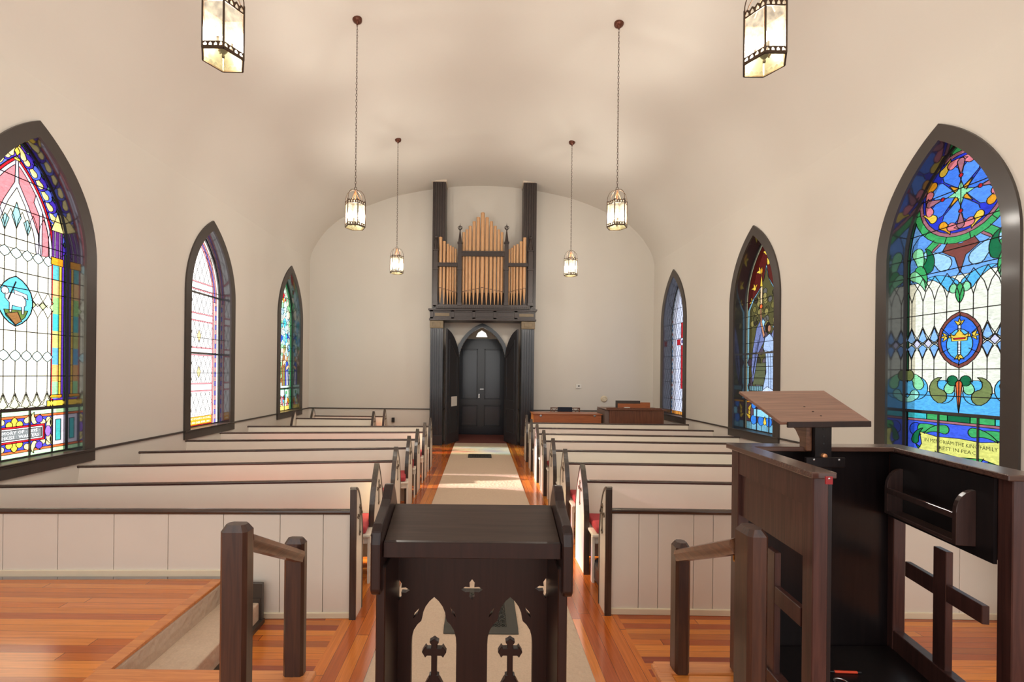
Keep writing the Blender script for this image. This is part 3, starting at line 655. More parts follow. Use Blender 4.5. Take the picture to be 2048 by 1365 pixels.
def win_figures():
    s = SG(LIN(60, 130, 90)); s.f(inner_arch(0.09), LIN(235, 240, 220), 0.01); s.f(inner_arch(0.12), LIN(196, 232, 222), 0.008)
    rnd = random.Random(3)
    def mosaic(x0, x1, z0, z1, n, cols, r):
        for _ in range(n):
            x = rnd.uniform(x0, x1); z = rnd.uniform(z0, z1); k = rnd.randint(5, 7); a0 = rnd.random()*6; rr = r*rnd.uniform(0.6, 1.2)
            if not inpoly((x, z), inner_arch(0.14)): continue
            s.f([(x+rr*math.cos(a0+2*PI*i/k), z+rr*1.2*math.sin(a0+2*PI*i/k)) for i in range(k)], rnd.choice(cols), 0.006)
    mosaic(-0.4, 0.4, 3.3, 3.9, 60, [PAMB, PINK, LGRN, CREAM, RED, AMB], 0.06)
    mosaic(-0.4, 0.4, 2.75, 3.3, 60, [LIN(200, 235, 235), LGRN, PALEB, CREAM, SKY], 0.08)
    mosaic(-0.4, 0.4, 2.3, 2.9, 60, [SKY, BLUE, PALEB, LIN(220, 240, 235), TEAL], 0.07)
    mosaic(-0.4, 0.4, 1.35, 2.3, 70, [CREAM, PAMB, OLIV, LGRN, LIN(180, 130, 80), PALEB, CLR], 0.07)
    for x, z, h, c1, c2 in ((-0.18, 1.45, 1.05, RED, LIN(214, 60, 50)), (0.12, 1.42, 0.9, LIN(150, 100, 60), OLIV), (0.3, 1.42, 0.7, LIN(60, 80, 190), CLR), (-0.34, 1.42, 0.75, AMB, PINK)):
        s.f([(x-0.09, z), (x+0.1, z), (x+0.08, z+h*0.6), (x+0.05, z+h*0.8), (x-0.05, z+h*0.8), (x-0.09, z+h*0.55)], c1); s.f([(x-0.02, z), (x+0.06, z), (x+0.03, z+h*0.5), (x-0.03, z+h*0.45)], c2); s.f([(x-0.04, z+h*0.5), (x+0.13, z+h*0.62), (x+0.1, z+h*0.7), (x-0.04, z+h*0.62)], LIN(236, 200, 170)); s.f(circ(x, z+h*0.88, 0.05, 10, ry=0.065), LIN(222, 170, 130))
    mosaic(-0.4, 0.4, 0.9, 1.28, 45, [RED, PAMB, GRN, CREAM, SKY, AMB, PINK], 0.055)
    s.f(rect(-0.43, 0.43, 0.84, 0.95), LIN(246, 216, 110)); s.f(rect(-0.43, 0.43, 1.33, 1.37), DGRN)
    s.l([(0.38, 0.84), (0.38, 3.3)]); s.l([(-0.38, 0.84), (-0.38, 3.3)])
    return s, [3.45, 3.15, 2.85, 2.6, 2.3, 2.0, 1.75, 1.55, 1.15, 1.0], [1.36], [0.15, -0.15]
def win_angel():
    s = SG(LIN(196, 190, 160)); s.f(inner_arch(0.05), LIN(92, 32, 28), 0.008)
    for x, z, a in ((0, 3.72, 1.57), (0.16, 3.45, 1.2), (-0.16, 3.45, 1.9), (0.3, 3.2, 1.2), (-0.3, 3.2, 1.9), (0.05, 3.55, 0.8), (-0.36, 2.98, 2), (0.36, 2.98, 1.1)):
        for d in (-0.9, 0, 0.9): s.f(drop(x, z, a+d, 0.1, 0.032, d*0.6), [AMB, YEL, LIN(236, 180, 60)][int(d+1)], 0.004)
    ogee = lambda k: [(-0.5+k, 2.6), (-0.49+k, 2.85), (-0.36+k*0.7, 3.02), (-0.18+k*0.4, 3.16), (-0.06+k*0.2, 3.32), (0, 3.55-k), (0.06-k*0.2, 3.32), (0.18-k*0.4, 3.16), (0.36-k*0.7, 3.02), (0.49-k, 2.85), (0.5-k, 2.6)]
    s.f(ogee(0)+[(0.5, 1.36), (-0.5, 1.36)], LIN(150, 206, 232)); s.f(ogee(0.06)+[(0.44, 1.36), (-0.44, 1.36)], LIN(90, 84, 50))
    rnd = random.Random(5)
    for _ in range(70):
        x = rnd.uniform(-0.42, 0.42); z = rnd.uniform(2.3, 3.2)
        if inpoly((x, z), ogee(0.1)): s.f(circ(x, z, 0.055, 7, a0=rnd.random()*3), rnd.choice([LIN(120, 110, 60), LIN(84, 78, 50), LIN(150, 136, 80), LIN(60, 52, 40), LIN(100, 96, 90)]), 0.005)
    for _ in range(40):
        x = rnd.uniform(-0.42, 0.42); z = rnd.uniform(1.45, 2.4); s.f(circ(x, z, 0.07, 6, a0=rnd.random()*3), rnd.choice([LIN(84, 70, 84), LIN(70, 60, 62), LIN(96, 84, 90), LIN(60, 56, 46)]), 0.005)
    for x0, x1, z0, z1 in ((-0.3, 0.0, 1.72, 1.84), (-0.34, -0.02, 1.6, 1.72), (-0.28, 0.05, 1.84, 1.96)): s.f(rect(x0, x1, z0, z1), LIN(96, 100, 72))
    s.f(rect(-0.44, 0.05, 1.5, 1.58), LIN(120, 160, 170))
    for i in range(9): s.l([(-0.42+i*0.05, 1.5), (-0.42+i*0.05, 1.58)])
    WG = LIN(176, 196, 232)
    s.f([(-0.04, 2.3), (-0.02, 2.62), (-0.1, 2.7), (-0.24, 2.55), (-0.34, 2.2), (-0.38, 1.85), (-0.33, 1.62), (-0.26, 1.85), (-0.2, 2.1)], LIN(120, 128, 176)); s.f([(-0.12, 2.6), (-0.08, 2.68), (-0.02, 2.62), (-0.06, 2.5)], PALEB)
    for k in range(4): s.l([(-0.1-k*0.05, 2.5-k*0.08), (-0.24-k*0.03, 2.1-k*0.1), (-0.33, 1.75)], 0.004)
    s.f([(0.12, 2.35), (0.2, 2.5), (0.3, 2.63), (0.36, 2.55), (0.34, 2.3), (0.28, 2.0)], LIN(130, 140, 186)); s.f([(0.16, 2.5), (0.28, 2.66), (0.36, 2.6), (0.26, 2.52)], PALEB)
    s.f([(-0.1, 1.42), (0.34, 1.44), (0.32, 1.9), (0.24, 2.15), (0.18, 2.35), (0.1, 2.42), (-0.02, 2.36), (-0.06, 2.2), (0.0, 2.1), (0.02, 1.8)], WG)
    for x in (0.06, 0.12, 0.18, 0.24): s.l([(x, 2.1), (x+0.02, 1.8), (x+0.02, 1.5)], 0.004)
    s.f([(-0.2, 1.40), (0.05, 1.44), (0.3, 1.40), (0.34, 1.48), (0.05, 1.58), (-0.1, 1.5)], LIN(206, 220, 246)); s.l([(-0.04, 2.16), (0.1, 2.13), (0.22, 2.16)], 0.006)
    s.f([(-0.06, 2.36), (-0.02, 2.4), (-0.1, 2.62), (-0.12, 2.86), (-0.15, 2.86), (-0.14, 2.6)], LIN(206, 140, 104))
    s.f(circ(0.06, 2.52, 0.062, 12, ry=0.085), LIN(46, 32, 28)); s.f(circ(0.09, 2.5, 0.042, 10, ry=0.06), LIN(186, 128, 98))
    s.f([(-0.15, 2.84), (-0.1, 2.84), (-0.095, 3.2), (-0.15, 3.2)], LIN(240, 206, 160)); s.f([(-0.16, 3.2), (-0.09, 3.2), (-0.12, 3.42)], YEL); s.f(vesica(-0.12, 3.46, 0.025, 0.06), AMB); s.f(circ(-0.125, 2.88, 0.04, 8), ORA)
    s.f(rect(-0.5, 0.5, 0.84, 1.33), LIN(96, 70, 80), 0.01); s.f(rect(-0.5, 0.5, 0.84, 0.98), LIN(120, 176, 200))
    for i in range(8): s.l([(-0.5+i*0.14, 0.84), (-0.5+i*0.14, 0.98)])
    for sx in (-1, 1):
        for x in (0.1, 0.3): s.f(circ(sx*x, 1.02, 0.08), LIN(60, 130, 220)); s.f(circ(sx*x, 1.27, 0.07), LIN(60, 130, 220))
        for z, a in ((1.06, 0.5), (1.13, 1.5), (1.2, 2.2)): s.f(drop(sx*0.42, z, a if sx > 0 else PI-a, 0.1, 0.035), YEL, 0.005)
    s.f(rect(-0.3, 0.3, 1.08, 1.2), LIN(150, 214, 240)); s.f(rect(-0.5, 0.5, 1.3, 1.33), AMB); s.f(drop(0, 1.0, 1.57, 0.1, 0.04), YEL)
    return s, [3.0, 2.75, 2.55, 2.3, 2.05, 1.9, 1.7], [2.12, 1.345], [-0.2, 0.12]
def win_cross():
    s = SG(LIN(206, 220, 240)); s.f(inner_arch(0.05), LIN(216, 220, 244), 0.006)
    for i in range(22):
        z = 0.9+i*0.1; s.m(rect(0.495, 0.545, z, z+0.05), LIN(90, 150, 220) if i % 3 else LIN(210, 120, 110), 0.003)
    diamonds(s, -0.5, 0.5, 0.95, 3.9, 0.13, 0.26)
    s.f(rect(-0.055, 0.055, 1.45, 2.95), LIN(176, 34, 44)); s.f(rect(-0.26, 0.26, 2.45, 2.58), LIN(176, 34, 44)); s.f(circ(0, 2.52, 0.09, 12), LIN(226, 220, 244)); s.f(circ(0, 2.52, 0.04, 8), LIN(110, 96, 160))
    s.f(rect(-0.5, 0.5, 0.84, 0.93), LIN(214, 140, 60))
    for i in range(12): s.l([(-0.5+i*0.09, 0.84), (-0.5+i*0.09, 0.93)], 0.008)
    return s, [3.3, 2.95, 2.6, 2.2, 1.9, 1.6, 1.2], [], []
designs = {('L', 1): (win_lamb, 'tall pointed stained-glass window with the lamb medallion, nearest on the left wall'),
           ('L', 2): (win_diamond, 'pointed window of clear diamond panes with pink and violet border'),
           ('L', 3): (win_figures, 'farthest left window, stained glass with many robed figures'),
           ('R', 1): (win_king, 'large blue stained-glass window with round rosette and crowned cross'),
           ('R', 2): (win_angel, 'pointed window showing a winged figure in white raising a torch'),
           ('R', 3): (win_cross, 'farthest right window, pale diamond panes with a red cross')}
num = 0
for sd_, sx, ws in (('L', -1, WL), ('R', 1, WR)):
    for k, yc in ws.items():
        num += 1; fn, lab = designs[(sd_, k)]
        root = empty('window_%d' % num, (sx*W, yc, ZSILL), lab, 'window', kind='structure')
        fr = lambda u, v, t, sx=sx, yc=yc: Vector((sx*(W+0.2-t), yc-sx*u, v))
        s, bars, heavy, vert = fn(); s.build(fr, root, 1)
        # iron saddle bars and sash bars
        bm = B()
        for z in bars:
            hw = HI if z < ZSPR else -CI+math.sqrt(max(RI**2-(z-ZSPR)**2, CI**2))
            if hw > 0.02: add_tube(bm, [fr(-hw, z, 0.012), fr(hw, z, 0.012)], 0.005, 6)
        finish('saddle_bar', bm, LEAD, root)
        bm = B()
        for z in heavy: a, b = fr(-HI, z, 0.01), fr(HI, z, 0.01); add_bar(bm, a, b, 0.03, 0.03)
        top_h = min(heavy) if heavy else 1.3
        for u in vert: add_bar(bm, fr(u, ZSILL, 0.012), fr(u, top_h, 0.012), 0.012, 0.014, up=Vector((0, 1, 0)))
        ring = arch(HI, RI, CI, ZSILL, ZSPR); ring2 = arch(HI-0.022, RI-0.022, CI, ZSILL+0.022, ZSPR)
        add_plate(bm, ring, [ring2], 0.0, 0.02, lambda u, v, t, fr=fr: fr(u, v, t))
        finish('sash_frame', bm, JAMB, root)
        # reveal liner
        bm = B(); ring = arch(HI-0.004, RI-0.004, CI, ZSILL+0.004, ZSPR); n = len(ring)
        a = [bm.verts.new(fr(u, v, 0.0)) for u, v in ring]; b = [bm.verts.new(fr(u, v if i > 1 else v-0.0, 0.2)) for i, (u, v) in enumerate(ring)]
        for i in range(n): bm.faces.new((a[i], a[(i+1) % n], b[(i+1) % n], b[i]))
        finish('reveal', bm, JAMB, root, smooth=True)
        # casing and sill
        bm = B(); o1 = arch(HI+0.125, RI+0.125, CI, ZSILL, ZSPR, n=18)
        lp = [(HI+0.125, ZSILL)]+o1[2:]+[(-HI-0.125, ZSILL), (-HI+0.006, ZSILL)]+list(reversed(arch(HI-0.006, RI-0.006, CI, ZSILL, ZSPR, n=18)[2:]))+[(HI-0.006, ZSILL)]
        add_plate(bm, lp, [], 0.198, 0.225, fr)
        finish('casing', bm, TRIMD, root)
        bm = B(); x0, x1 = sorted((sx*W, sx*(W-0.03))); add_box(bm, x0, x1, yc-HI-0.125, yc+HI+0.125, ZSILL-0.125, ZSILL-0.005)
        x0, x1 = sorted((sx*(W+0.2), sx*(W-0.05))); add_box(bm, x0, x1, yc-HI-0.0, yc+HI+0.0, ZSILL-0.005, ZSILL+0.006)
        x0, x1 = sorted((sx*(W), sx*(W-0.05))); add_box(bm, x0, x1, yc-HI-0.14, yc+HI+0.14, ZSILL-0.012, ZSILL+0.012)
        finish('sill', bm, TRIMD, root, bevel=0.003)

# ---------------------------------------------------------------- chancel platform
ZP = 0.295; ZM = 0.148
def yx(pts): return pts
bm = B()
poly = [(-W, YR), (W, YR), (W, 0.6), (2.05, 0.6), (2.05, 2.23), (0.87, 2.23), (0.87, 1.72), (-0.78, 1.72), (-0.78, 2.155), (-1.775, 2.155), (-1.775, 3.13), (-W, 3.05)]
add_plate(bm, poly, [], 0.0, ZP, XY)
tag(finish('chancel_platform', bm, FLP), 'raised orange wooden platform at the foot of the picture', 'platform', kind='structure')
bm = B()
for ni, (a, b) in enumerate((((-1.775, 2.155), (-1.775, 3.12)), ((-1.81, 2.12), (-0.77, 2.12)), ((-0.745-0.07, 1.7), (-0.745-0.07, 2.16)), ((0.905, 1.72), (0.905, 2.25)), ((0.87, 2.215), (2.06, 2.215)))):
    zn_ = ZP+0.004+0.0012*ni
    horiz = abs(a[1]-b[1]) < 0.01
    if horiz: add_box(bm, min(a[0], b[0]), max(a[0], b[0]), a[1]-0.04, a[1]+0.05, ZP-0.02-0.001*ni, zn_)
    else: add_box(bm, a[0]-0.05, a[0]+0.02, a[1], b[1], ZP-0.02-0.001*ni, zn_)
tag(finish('trim_5', bm, NOSE, bevel=0.004), 'lighter wooden nosing boards along the platform edge', 'trim', kind='structure')
bm = B(); add_box(bm, -1.76, -1.5, 2.17, 3.12, 0, ZM); add_box(bm, -1.775, -1.755, 2.17, 3.12, 0, ZP-0.02)
tag(finish('carpeted_step', bm, CARP, bevel=0.018, bseg=3), 'beige carpeted step down from the left platform beside the front screen', 'step', kind='structure')
bm = B(); add_box(bm, -1.8, -1.48, 3.105, 3.135, 0, ZP-0.02); add_box(bm, -1.5, -1.47, 2.18, 3.13, 0, 0.03); add_box(bm, -1.78, -1.49, 3.1, 3.125, ZM, ZM+0.03)
tag(finish('trim_6', bm, TRIMD), 'dark skirting edge beside the carpeted step', 'trim', kind='structure')
bm = B(); add_box(bm, -0.78, 0.87, 1.72, 2.02, 0, ZM)
tag(finish('carpeted_step.001', bm, CARP, bevel=0.018, bseg=3), 'beige carpeted step between the handrails', 'step', kind='structure')

# ---------------------------------------------------------------- aisle runner and floor grilles
bm = B(); add_box(bm, -0.635, 0.66, 2.02, 11.35, 0.001, 0.012)
tag(finish('aisle_carpet', bm, CARP, bevel=0.004), 'beige looped runner carpet laid along the central aisle', 'carpet')
bm = B(); add_box(bm, -0.62, 0.66, 11.35, 13.0, 0.001, 0.01)
tag(finish('threshold_carpet', bm, REDC), 'maroon carpet on the floor just inside the double doors', 'carpet')
def grille(x0, x1, y0, y1, label):
    root = empty('floor_grille', ((x0+x1)/2, (y0+y1)/2, 0.012), label, 'floor vent', 'cast iron floor grilles in the aisle carpet')
    bm = B(); t = 0.075
    add_box(bm, x0, x1, y0, y0+t, 0.012, 0.02); add_box(bm, x0, x1, y1-t, y1, 0.012, 0.02); add_box(bm, x0, x0+t, y0+t, y1-t, 0.012, 0.02); add_box(bm, x1-t, x1, y0+t, y1-t, 0.012, 0.02)
    finish('frame', bm, IRON, root, bevel=0.002)
    bm = B(); add_box(bm, x0+t, x1-t, y0+t, y1-t, 0.0122, 0.013); finish('duct', bm, BLACK, root)
    bm = B(); nx = 7; ny = max(4, int((y1-y0-2*t)/0.05)); dx = (x1-x0-2*t)/nx; dy = (y1-y0-2*t)/ny
    for i in range(nx):
        for j in range(ny):
            c = (x0+t+(i+0.5)*dx, y0+t+(j+0.5)*dy, 0.017)
            add_tube(bm, [(c[0]+dx*0.42*math.cos(a*PI/4), c[1]+dy*0.42*math.sin(a*PI/4), 0.017) for a in range(8)], 0.0035, 5, closed=True)
            add_bar(bm, (c[0]-dx/2, c[1]-dy/2, 0.016), (c[0]+dx/2, c[1]+dy/2, 0.016), 0.004, 0.004); add_bar(bm, (c[0]-dx/2, c[1]+dy/2, 0.016), (c[0]+dx/2, c[1]-dy/2, 0.016), 0.004, 0.004)
    finish('fretwork', bm, IRON, root)
grille(-0.23, 0.265, 2.99, 3.62, 'black ornamental iron grille in the carpet, seen through the lectern')
grille(-0.25, 0.235, 9.32, 9.75, 'small dark iron grille in the carpet near the far doors')

# ---------------------------------------------------------------- pews
def cross_mesh(bm, x, yc, zc, h, t, sx):
    """small budded cross raised on an end board, facing sx"""
    w = h*0.5; r = 0.006
    x0, x1 = sorted((x, x+sx*t))
    add_box(bm, x0, x1, yc-r, yc+r, zc-h*0.5, zc+h*0.5); add_box(bm, x0, x1, yc-w/2, yc+w/2, zc+h*0.17, zc+h*0.17+2*r)
    for yy, zz in ((yc, zc+h*0.5), (yc-w/2, zc+h*0.17+r), (yc+w/2, zc+h*0.17+r), (yc, zc-h*0.5)):
        for dy, dz in ((0, 0.012), (0.011, 0), (-0.011, 0), (0, -0.01)): add_box(bm, x0, x1, yy+dy-0.006, yy+dy+0.006, zz+dz-0.006, zz+dz+0.006)
def lancet(y0, y1, z0, zs, zt, n=10, cut=None):
    """pointed board outline; cut='near' keeps the near edge straight"""
    c = (y0+y1)/2; pts = [(y0, z0), (y1, z0), (y1, zs)]
    if cut == 'near':
        for i in range(1, n+1): t = i/n; pts.append((y1-(y1-y0)*(1-math.cos(t*PI/2)), zs+(zt-zs)*math.sin(t*PI/2)))
        pts.append((y0, zt)); return pts
    for i in range(1, n+1): t = i/n; pts.append((y1-(y1-c)*(t**1.9), zs+(zt-zs)*t))
    for i in range(n-1, -1, -1): t = i/n; pts.append((y0+(c-y0)*(t**1.9), zs+(zt-zs)*t))
    return pts
def rim(bm, pts, x0, x1, t):
    """dark band around the board edge (open at the floor)"""
    p = [Vector(q) for q in pts[1:]]+[Vector(pts[0])]; cx = sum(q.x for q in p)/len(p); inn = []
    for i, q in enumerate(p):
        a = p[max(i-1, 0)]; b = p[min(i+1, len(p)-1)]; d = (b-a).normalized(); inn.append(q+Vector((-d.y, d.x))*t)
    lp = [(q.x, q.y) for q in p]+[(q.x, q.y) for q in reversed(inn)]
    add_plate(bm, lp, [], x0, x1, YZ)
def inset(pts, t):
    p = [Vector(q) for q in pts[1:]]+[Vector(pts[0])]; inn = []
    for i, q in enumerate(p):
        a = p[max(i-1, 0)]; b = p[min(i+1, len(p)-1)]; d = (b-a).normalized(); inn.append(q+Vector((-d.y, d.x))*t)
    return [inn[-1]]+inn[:-1]
def end_board(root, xa, xb, y0, y1, z0, zt, sx, cut=None, cross=True):
    """xa: aisle side face, xb: seat side face"""
    pts = lancet(y0, y1, z0, z0+(zt-z0)*0.5, zt, cut=cut)
    bm = B(); lo, hi = sorted((xa+(-sx)*0.005*(-1 if xa > xb else 1)*(1), xb)); lo, hi = min(xa, xb)+0.004, max(xa, xb)-0.004
    add_plate(bm, inset(pts, 0.006), [], lo, hi, YZ); e = finish('end_board', bm, PEWW, root)
    bm = B(); rim(bm, pts, min(xa, xb), max(xa, xb), 0.016); finish('end_trim', bm, PEWD, root)
    if cross:
        bm = B(); d = 1 if xa > xb else -1; cross_mesh(bm, (xa-d*0.004), (y0+y1)/2+(0.01 if cut else 0), z0+(zt-z0)*0.72, 0.19, 0.006*1, d); finish('cross', bm, CROSSM, e)
ordn = ['first', 'second', 'third', 'fourth', 'fifth', 'sixth', 'seventh', 'eighth', 'ninth']
RZ = 0.744
def pew(side, i, xa, ya, xw, yw, label, group, cushion=True, far_end=False, board=(-0.28, 0.10)):
    """xa aisle end, xw wall end, y of the back's face at each end; faces the camera"""
    sx = -1 if side == 'left' else 1
    root = empty('pew', ((xa+xw)/2, (ya+yw)/2, 0), label, 'pew', group)
    t = 0.045; d = (Vector((xw, yw, 0))-Vector((xa, ya, 0))); L = d.length; d.normalize(); nrm = Vector((-d.y, d.x, 0))
    if nrm.y > 0: nrm = -nrm     # towards camera
    P = lambda s, o, z: Vector((xa, ya, 0))+d*s+nrm*o+Vector((0, 0, z))
    def slab(bm, s0, s1, o0, o1, z0, z1, tilt=0.0):
        vs = [bm.verts.new(P(s, o-(tilt if z == z1 else 0), z)) for z in (z0, z1) for o in (o0, o1) for s in (s0, s1)]
        for f in ((0, 2, 3, 1), (4, 5, 7, 6), (0, 1, 5, 4), (2, 6, 7, 3), (0, 4, 6, 2), (1, 3, 7, 5)): bm.faces.new([vs[k] for k in f])
    bm = B(); slab(bm, t*0.9, L, 0.05, 0.07, 0.36, RZ-0.01, 0.06); slab(bm, t*0.9, L, -0.0, 0.02, 0.06, 0.40); finish('backrest', bm, PEWW, root)
    bm = B(); add_tube(bm, [P(t*0.9, 0.0, RZ), P(L+0.02, 0.0, RZ)], 0.0165, 10); finish('top_rail', bm, PEWR, root, smooth=True)
    bm = B(); slab(bm, t*0.9, L, 0.03, 0.46, 0.385, 0.41); slab(bm, t*0.9, L, 0.40, 0.42, 0.32, 0.385); finish('seat', bm, PEWW, root, bevel=0.008, bseg=2)
    bm = B(); slab(bm, L-0.04, L-0.01, 0.0, 0.42, 0, 0.384); finish('seat_support', bm, PEWW, root)
    bm = B(); slab(bm, t*1.0, t*1.0+0.02, 0.38, 0.43, 0, 0.384); finish('seat_support', bm, PEWW, root)
    bm = B(); slab(bm, L*0.5-0.02, L*0.5+0.02, 0.02, 0.4, 0, 0.384); finish('seat_support', bm, PEWW, root)
    end_board(root, xa, xa+sx*t, ya+board[0], ya+board[1], 0.0, 0.92, sx)
    if far_end: end_board(root, xw+sx*0.02, xw+sx*(0.02+t), yw+board[0], yw+board[1], 0.0, 0.92, sx, cross=False)
    if cushion:
        bm = B(); slab(bm, t+0.03, L-0.06, 0.06, 0.45, 0.412, 0.472)
        c = finish('seat_cushion', bm, REDV, None, bevel=0.018, bseg=3)
        tag(c, 'red cushion on the %s pew seat %s of the aisle' % (ordn[i], side), 'cushion', 'red cushions on the pew seats')
    return root
XL = -0.90; XR = 0.905
leftP = [(4.157, -4.05, 3.79), (5.08, -4.06, 4.62), (5.98, -4.07, 5.46), (6.76, -4.13, 6.41), (7.62, -4.14, 7.27), (8.46, -4.16, 8.17)]
for i, (ya, xw, yw) in enumerate(leftP):
    pew('left', i, XL, ya, xw, yw, 'white pew left of the aisle, %s row behind the front screen' % ordn[i], 'white pews with dark rails left of the aisle', cushion=i < 5)
rightP = [(4.21, 4.13), (5.06, 4.98), (5.90, 5.80), (6.75, 6.66), (7.55, 7.40), (8.40, 8.24), (9.27, 9.22)]
for i, (ya, yw) in enumerate(rightP):
    pew('right', i, XR, ya, 4.2, yw, 'white pew right of the aisle, %s row behind the front screen' % ordn[i], 'white pews with dark rails right of the aisle', cushion=i in (0, 1, 3, 5))
# two short pews in the far left corner
for i, (pxa, pxw, py, yy) in enumerate(((750, 594, 842, 9.70), (772, 631, 836.6, 10.32))):
    a = at(pxa, py, yy); w_ = at(pxw, py, yy)
    pew('left', 6+i, a.x, yy, w_.x, yy, ('short white pew with two pointed ends, nearer of the far left pair', 'short white pew with two pointed ends, farther of the far left pair')[i], 'short pews in the far left corner', cushion=i == 1, far_end=True, board=(-0.22, 0.14))
# front screens
def screen(side, label):
    sx = -1 if side == 'left' else 1
    if side == 'left': xa, ya, xw, yw = -0.858, 3.19, -4.3, 3.10
    else: xa, ya, xw, yw = 0.905, 3.28, 4.3, 3.25
    root = empty('pew_screen', ((xa+xw)/2, (ya+yw)/2, 0), label, 'pew screen', 'panelled screens in front of the first pews')
    t = 0.045; d = Vector((xw-xa, yw-ya, 0)); L = d.length; d.normalize(); nrm = Vector((-d.y, d.x, 0)); nrm = -nrm if nrm.y > 0 else nrm
    P = lambda s, o, z: Vector((xa, ya, 0))+d*s+nrm*o+Vector((0, 0, z))
    def slab(bm, s0, s1, o0, o1, z0, z1):
        vs = [bm.verts.new(P(s, o, z)) for z in (z0, z1) for o in (o0, o1) for s in (s0, s1)]
        for f in ((0, 2, 3, 1), (4, 5, 7, 6), (0, 1, 5, 4), (2, 6, 7, 3), (0, 4, 6, 2), (1, 3, 7, 5)): bm.faces.new([vs[k] for k in f])
    bm = B(); s = t; rnd = random.Random(4 if sx > 0 else 9)
    while s < L-0.02:
        cuts = [0.24, 0.54, 0.93, 1.31, 1.68, 2.06, 2.43, 2.8, 3.2, 9] if side == 'left' else [0.25, 0.39, 0.645, 0.785, 1.0, 1.4, 1.78, 2.16, 2.55, 2.95, 9]
        nx_ = min(c for c in cuts if c > s+0.01)
        slab(bm, s, min(L, nx_-0.004), -0.03, -0.01, 0.0, RZ); s = nx_
    finish('boards', bm, WAINS, root, bevel=0.0015)
    bm = B(); slab(bm, t, L, -0.035, -0.028, 0, RZ); finish('backing', bm, PEWD, root)
    bm = B(); add_tube(bm, [P(t*0.9, -0.015, RZ), P(L, -0.015, RZ)], 0.021, 10); finish('top_rail', bm, PEWR, root, smooth=True)
    bm = B()
    if side == 'left': slab(bm, t, 0.95, -0.015, 0.002, 0, 0.04); slab(bm, 0.93, L, -0.015, 0.002, ZP, ZP+0.045)
    else: slab(bm, t, L, -0.015, 0.002, 0, 0.045)
    finish('base_moulding', bm, BASEB, root, bevel=0.004, bseg=2)
    end_board(root, xa, xa+sx*t, ya-0.02, ya+0.17, 0, 0.925, sx, cut='near')
screen('left', 'white boarded screen with black rail in front of the left pews')
screen('right', 'white boarded screen with black rail in front of the right pews')
# bag on the floor under the first right pew
bm = B(); add_box(bm, 0.955, 1.25, 3.58, 3.84, 0.0, 0.2)
bg = tag(finish('handbag', bm, BAGM, bevel=0.05, bseg=4, smooth=True), 'black bag on the floor behind the right front screen', 'bag')

# ---------------------------------------------------------------- newel posts and handrails
def newel(x0, x1, y0, y1, z0, z1, label):
    bm = B(); c = 0.012
    def ring(i, z): return [(x0+i+c, y0+i), (x1-i-c, y0+i), (x1-i, y0+i+c), (x1-i, y1-i-c), (x1-i-c, y1-i), (x0+i+c, y1-i), (x0+i, y1-i-c), (x0+i, y0+i+c)], z
    R = []
    for i, z in ((0, z0), (0, z1-0.022), (0.012, z1)):
        r, z = ring(i, z); R.append([bm.verts.new((x, y, z)) for x, y in r])
    for a, b in zip(R, R[1:]):
        for k in range(8): bm.faces.new((a[k], a[(k+1) % 8], b[(k+1) % 8], b[k]))
    bm.faces.new(R[-1]); bm.faces.new(list(reversed(R[0])))
    return tag(finish('newel_post', bm, NEWEL), label, 'post', 'chamfered newel posts of the chancel steps')
newel(-0.882, -0.79, 1.54, 1.605, ZP, 1.197, 'tall chamfered newel post left of the lectern, nearer of its pair')
newel(-0.912, -0.818, 2.12, 2.175, ZP+0.004, 0.942, 'short chamfered newel post left of the lectern, farther of its pair')
newel(0.915, 0.985, 1.54, 1.64, ZP, 1.2, 'tall chamfered newel post against the pulpit')
newel(0.942, 1.012, 2.168, 2.275-0.03, ZP+0.004, 0.922, 'short chamfered newel post between aisle and pulpit')
def handrail(p, q, label, sx):
    root = empty('handrail', p, label, 'handrail', 'sloping wooden handrails')
    bm = B(); p, q = Vector(p), Vector(q); d = (q-p).normalized(); s = d.cross(Vector((0, 0, 1))).normalized(); u = s.cross(d); rings = []
    prf = [(-0.02, -0.026), (0.02, -0.026), (0.022, -0.005), (0.027, 0.005), (0.022, 0.022), (0.0, 0.03), (-0.022, 0.022), (-0.027, 0.005), (-0.022, -0.005)]
    for o in (p, q): rings.append([bm.verts.new(o+s*a+u*b) for a, b in prf])
    n = len(prf)
    for k in range(n): bm.faces.new((rings[0][k], rings[0][(k+1) % n], rings[1][(k+1) % n], rings[1][k]))
    bm.faces.new(list(reversed(rings[0]))); bm.faces.new(rings[1]); finish('rail', bm, RAILW, root, smooth=True)
    bm = B(); add_tube(bm, [p+d*0.02-Vector((0, 0, 0.03)), p+d*0.02-Vector((0, 0, 0.05)), p-d*0.005-Vector((0, 0, 0.055))], 0.006, 8); finish('bracket', bm, simple('brass_bracket', srgb(190, 140, 70), 0.3, 0.8), root, smooth=True)
handrail((-0.822, 1.605, 1.125), (-0.838, 2.12, 0.865), 'sloping brown handrail on the left pair of posts', 1)
handrail((0.93, 1.64, 1.11), (0.955, 2.168, 0.868), 'sloping brown handrail on the right pair of posts', -1)

